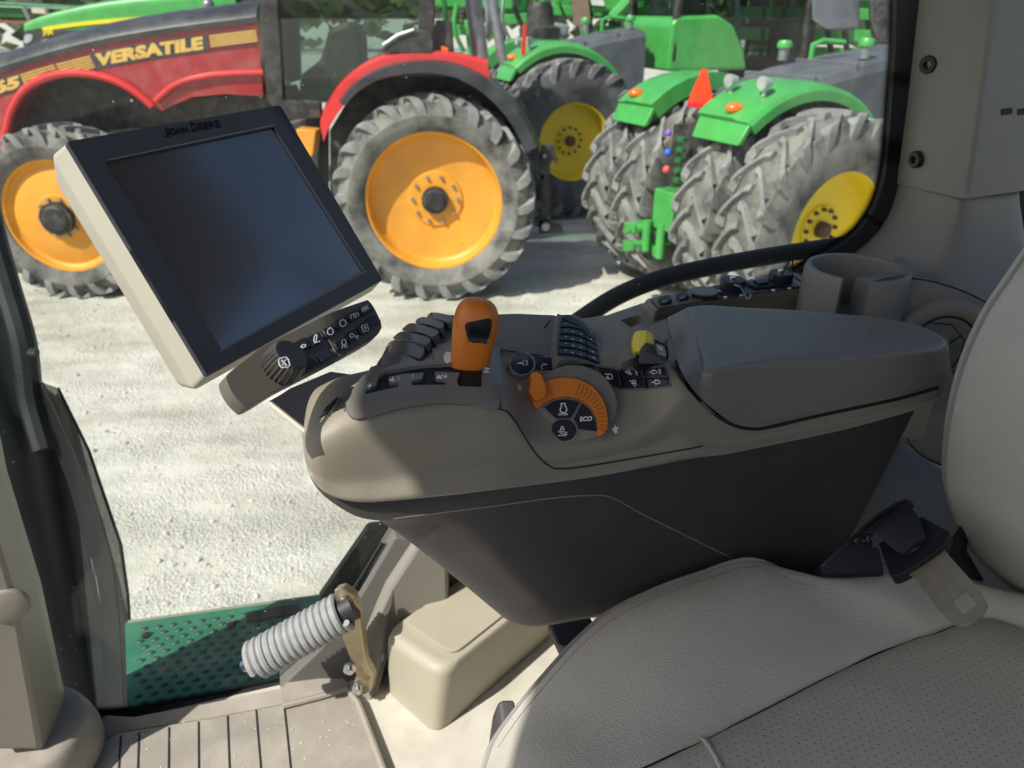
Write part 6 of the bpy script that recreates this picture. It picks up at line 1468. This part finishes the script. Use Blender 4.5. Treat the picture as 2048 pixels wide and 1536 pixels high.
for q in ((292, 1272), (462, 1250)):
    bm = NB(); add_lathe(bm, [(0, .004), (.009, .004), (.010, 0)], onZ(*q, zd), EZ, 12); obj('bolt_head', bm, mDarkM, dk)
fn_ = thing('rear_mudguard', 'dark green mudguard edge outside the cab near the spring pedal', 'mudguard', onV(720, 1140, 1.5))
bm = NB(); add_prism(bm, [onV(x, y, 1.42) for x, y in [(640, 1200), (738, 1056), (800, 1050), (800, 1200), (690, 1260)]], E2*.03); obj('guard_panel', bm, mat('guard_green', (.012, .045, .028), .5, var=.2), fn_, bev=.01)
bm = NB(); add_prism(bm, [onV(x, y, 1.40) for x, y in [(640, 1196), (736, 1058), (756, 1060), (668, 1206)]], E2*.02); obj('guard_edge', bm, mDarkM, fn_)
bm = NB(); add_prism(bm, [onV(x, y, 1.18) for x, y in [(716, 1186), (774, 1094), (779, 1097), (722, 1190)]], E2*.01); obj('light_edge', bm, mGreen, fn_)
hr = thing('handrail', 'thick black bent handrail running outside the window beyond the side console', 'handrail', onV(1300, 560, 1.26))
bm = NB(); add_tube(bm, catmull([at(1010, 760, 1.48), at(1090, 690, 1.48), at(1160, 640, 1.48), at(1235, 592, 1.49), at(1320, 558, 1.5), at(1430, 532, 1.52), at(1560, 509, 1.55), at(1700, 488, 1.58), at(1850, 468, 1.62)], 6), [.0185]*49, 14); obj('rail', bm, mRubber, hr)
# exhaust stack with a perforated guard at the right front corner
ex_ = thing('exhaust_stack', 'dark exhaust stack with a perforated heat guard outside the front corner of the window', 'exhaust stack', at(120, 1300, 2.1))
mStk = mat('stack_black', (.007, .010, .011), .5, var=.3, vscale=6, dirt=(.022, .03, .03), dscale=5, damt=.6)
bm = NB(); top_ = at(-95, 560, 1.95); bot_ = at(118, 1430, 2.1); add_tube(bm, [top_, top_.lerp(bot_, .3), top_.lerp(bot_, .32), top_.lerp(bot_, .75), bot_+(bot_-top_)*.3], [.10, .105, .125, .13, .14], 28); obj('stack_body', bm, mStk, ex_, angle=40)
bm = NB(); add_tube(bm, catmull([at(-60, 300, 1.9), at(-12, 480, 1.9), at(20, 590, 1.9), at(48, 690, 1.9), at(62, 800, 1.95), at(90, 900, 1.95)], 4), .03, 10); obj('side_pipe', bm, mStk, ex_)
bm = NB(); add_tube(bm, [at(60, 705, 1.88), at(74, 706, 1.88)], .012, 8); obj('clamp', bm, mStk, ex_)
mMesh = dotmat('mesh_guard', (.010, .012, .012), .0062, lambda M, sp: M('ADD', .22, 0.0))
bm = NB(); uvl = bm.loops.layers.uv.new('UVMap')
ga = [(60, 758), (92, 850), (140, 980), (176, 1110), (196, 1240), (205, 1330), (208, 1430)]; gm = [(84, 765), (150, 905), (196, 1020), (226, 1130), (238, 1240), (243, 1330), (246, 1430)]; gb = [(116, 776), (178, 902), (242, 1090), (256, 1190), (262, 1290), (266, 1360), (270, 1440)]
rows_ = []
for (L_, dd0) in ((ga, 1.97), (gm, 1.92), (gb, 1.99)): rows_.append([bm.verts.new(at(x, y, dd0)) for x, y in L_])
us = [0, .07, .16]
for j in range(2):
    s_ = 0
    for i in range(len(ga)-1):
        l_ = (rows_[j][i+1].co-rows_[j][i].co).length
        f = bm.faces.new((rows_[j][i], rows_[j][i+1], rows_[j+1][i+1], rows_[j+1][i]))
        for lp, uv_ in zip(f.loops, [(s_, us[j]), (s_+l_, us[j]), (s_+l_, us[j+1]), (s_, us[j+1])]): lp[uvl].uv = uv_
        s_ += l_
obj('heat_guard', bm, mMesh, ex_, smooth=False, flip=False)
bm = NB(); add_tube(bm, [at(x, y, 1.99) for x, y in gb], .004, 6); obj('guard_rim', bm, mStk, ex_)
bm = NB(); add_tube(bm, [at(x, y, 1.92) for x, y in gm], .003, 6); obj('guard_fold', bm, mStk, ex_)
for q in ([(60, 760), (110, 800), (160, 1000), (170, 1090), (190, 1180), (215, 1290), (215, 1440), (90, 1440)], [(112, 790), (150, 860), (185, 990), (232, 1150), (262, 1280), (268, 1440), (219, 1440), (214, 1280), (194, 1160), (168, 1060), (152, 985)]):
    bm = NB(); add_prism(bm, [at(x, y, 2.06) for x, y in q], E2*.02); obj('inner_shield', bm, mStk, ex_)
# ================================================================ separate prints and seams become parts of their own
def split_islands(o, gap):
    me = o.data; n = len(me.vertices); par = list(range(n))
    def fd(a):
        while par[a] != a: par[a] = par[par[a]]; a = par[a]
        return a
    for e in me.edges: par[fd(e.vertices[0])] = fd(e.vertices[1])
    isl = {}
    for i in range(n): isl.setdefault(fd(i), []).append(i)
    bx = []
    for vs in isl.values():
        co = [me.vertices[i].co for i in vs]
        bx.append([vs, [min(c[k] for c in co) for k in range(3)], [max(c[k] for c in co) for k in range(3)]])
    cl = []
    for b in bx:
        hit = [c for c in cl if all(b[1][k]-gap <= c[2][k] and c[1][k]-gap <= b[2][k] for k in range(3))]
        m = [b[0][:], b[1][:], b[2][:]]
        for c in hit:
            m[0] += c[0]; m[1] = [min(m[1][k], c[1][k]) for k in range(3)]; m[2] = [max(m[2][k], c[2][k]) for k in range(3)]; cl.remove(c)
        cl.append(m)
    if len(cl) < 2: return
    keep = [set(c[0]) for c in cl]; base = o.name.split('.')[0]
    for j, ks in enumerate(keep):
        bm = bmesh.new(); bm.from_mesh(me); bm.verts.ensure_lookup_table()
        bmesh.ops.delete(bm, geom=[v for v in bm.verts if v.index not in ks], context='VERTS')
        m2 = bpy.data.meshes.new(base); bm.to_mesh(m2); bm.free()
        for m in me.materials: m2.materials.append(m)
        if j == 0: first = m2; continue
        c = o.copy(); c.data = m2; COL.objects.link(c)
    o.data = first
for o in [o for o in SC.objects if o.type == 'MESH' and o.name.split('.')[0] in ('marking', 'seam', 'bezel_edge', 'vent_slot', 'stitch_line')]:
    split_islands(o, .0016)
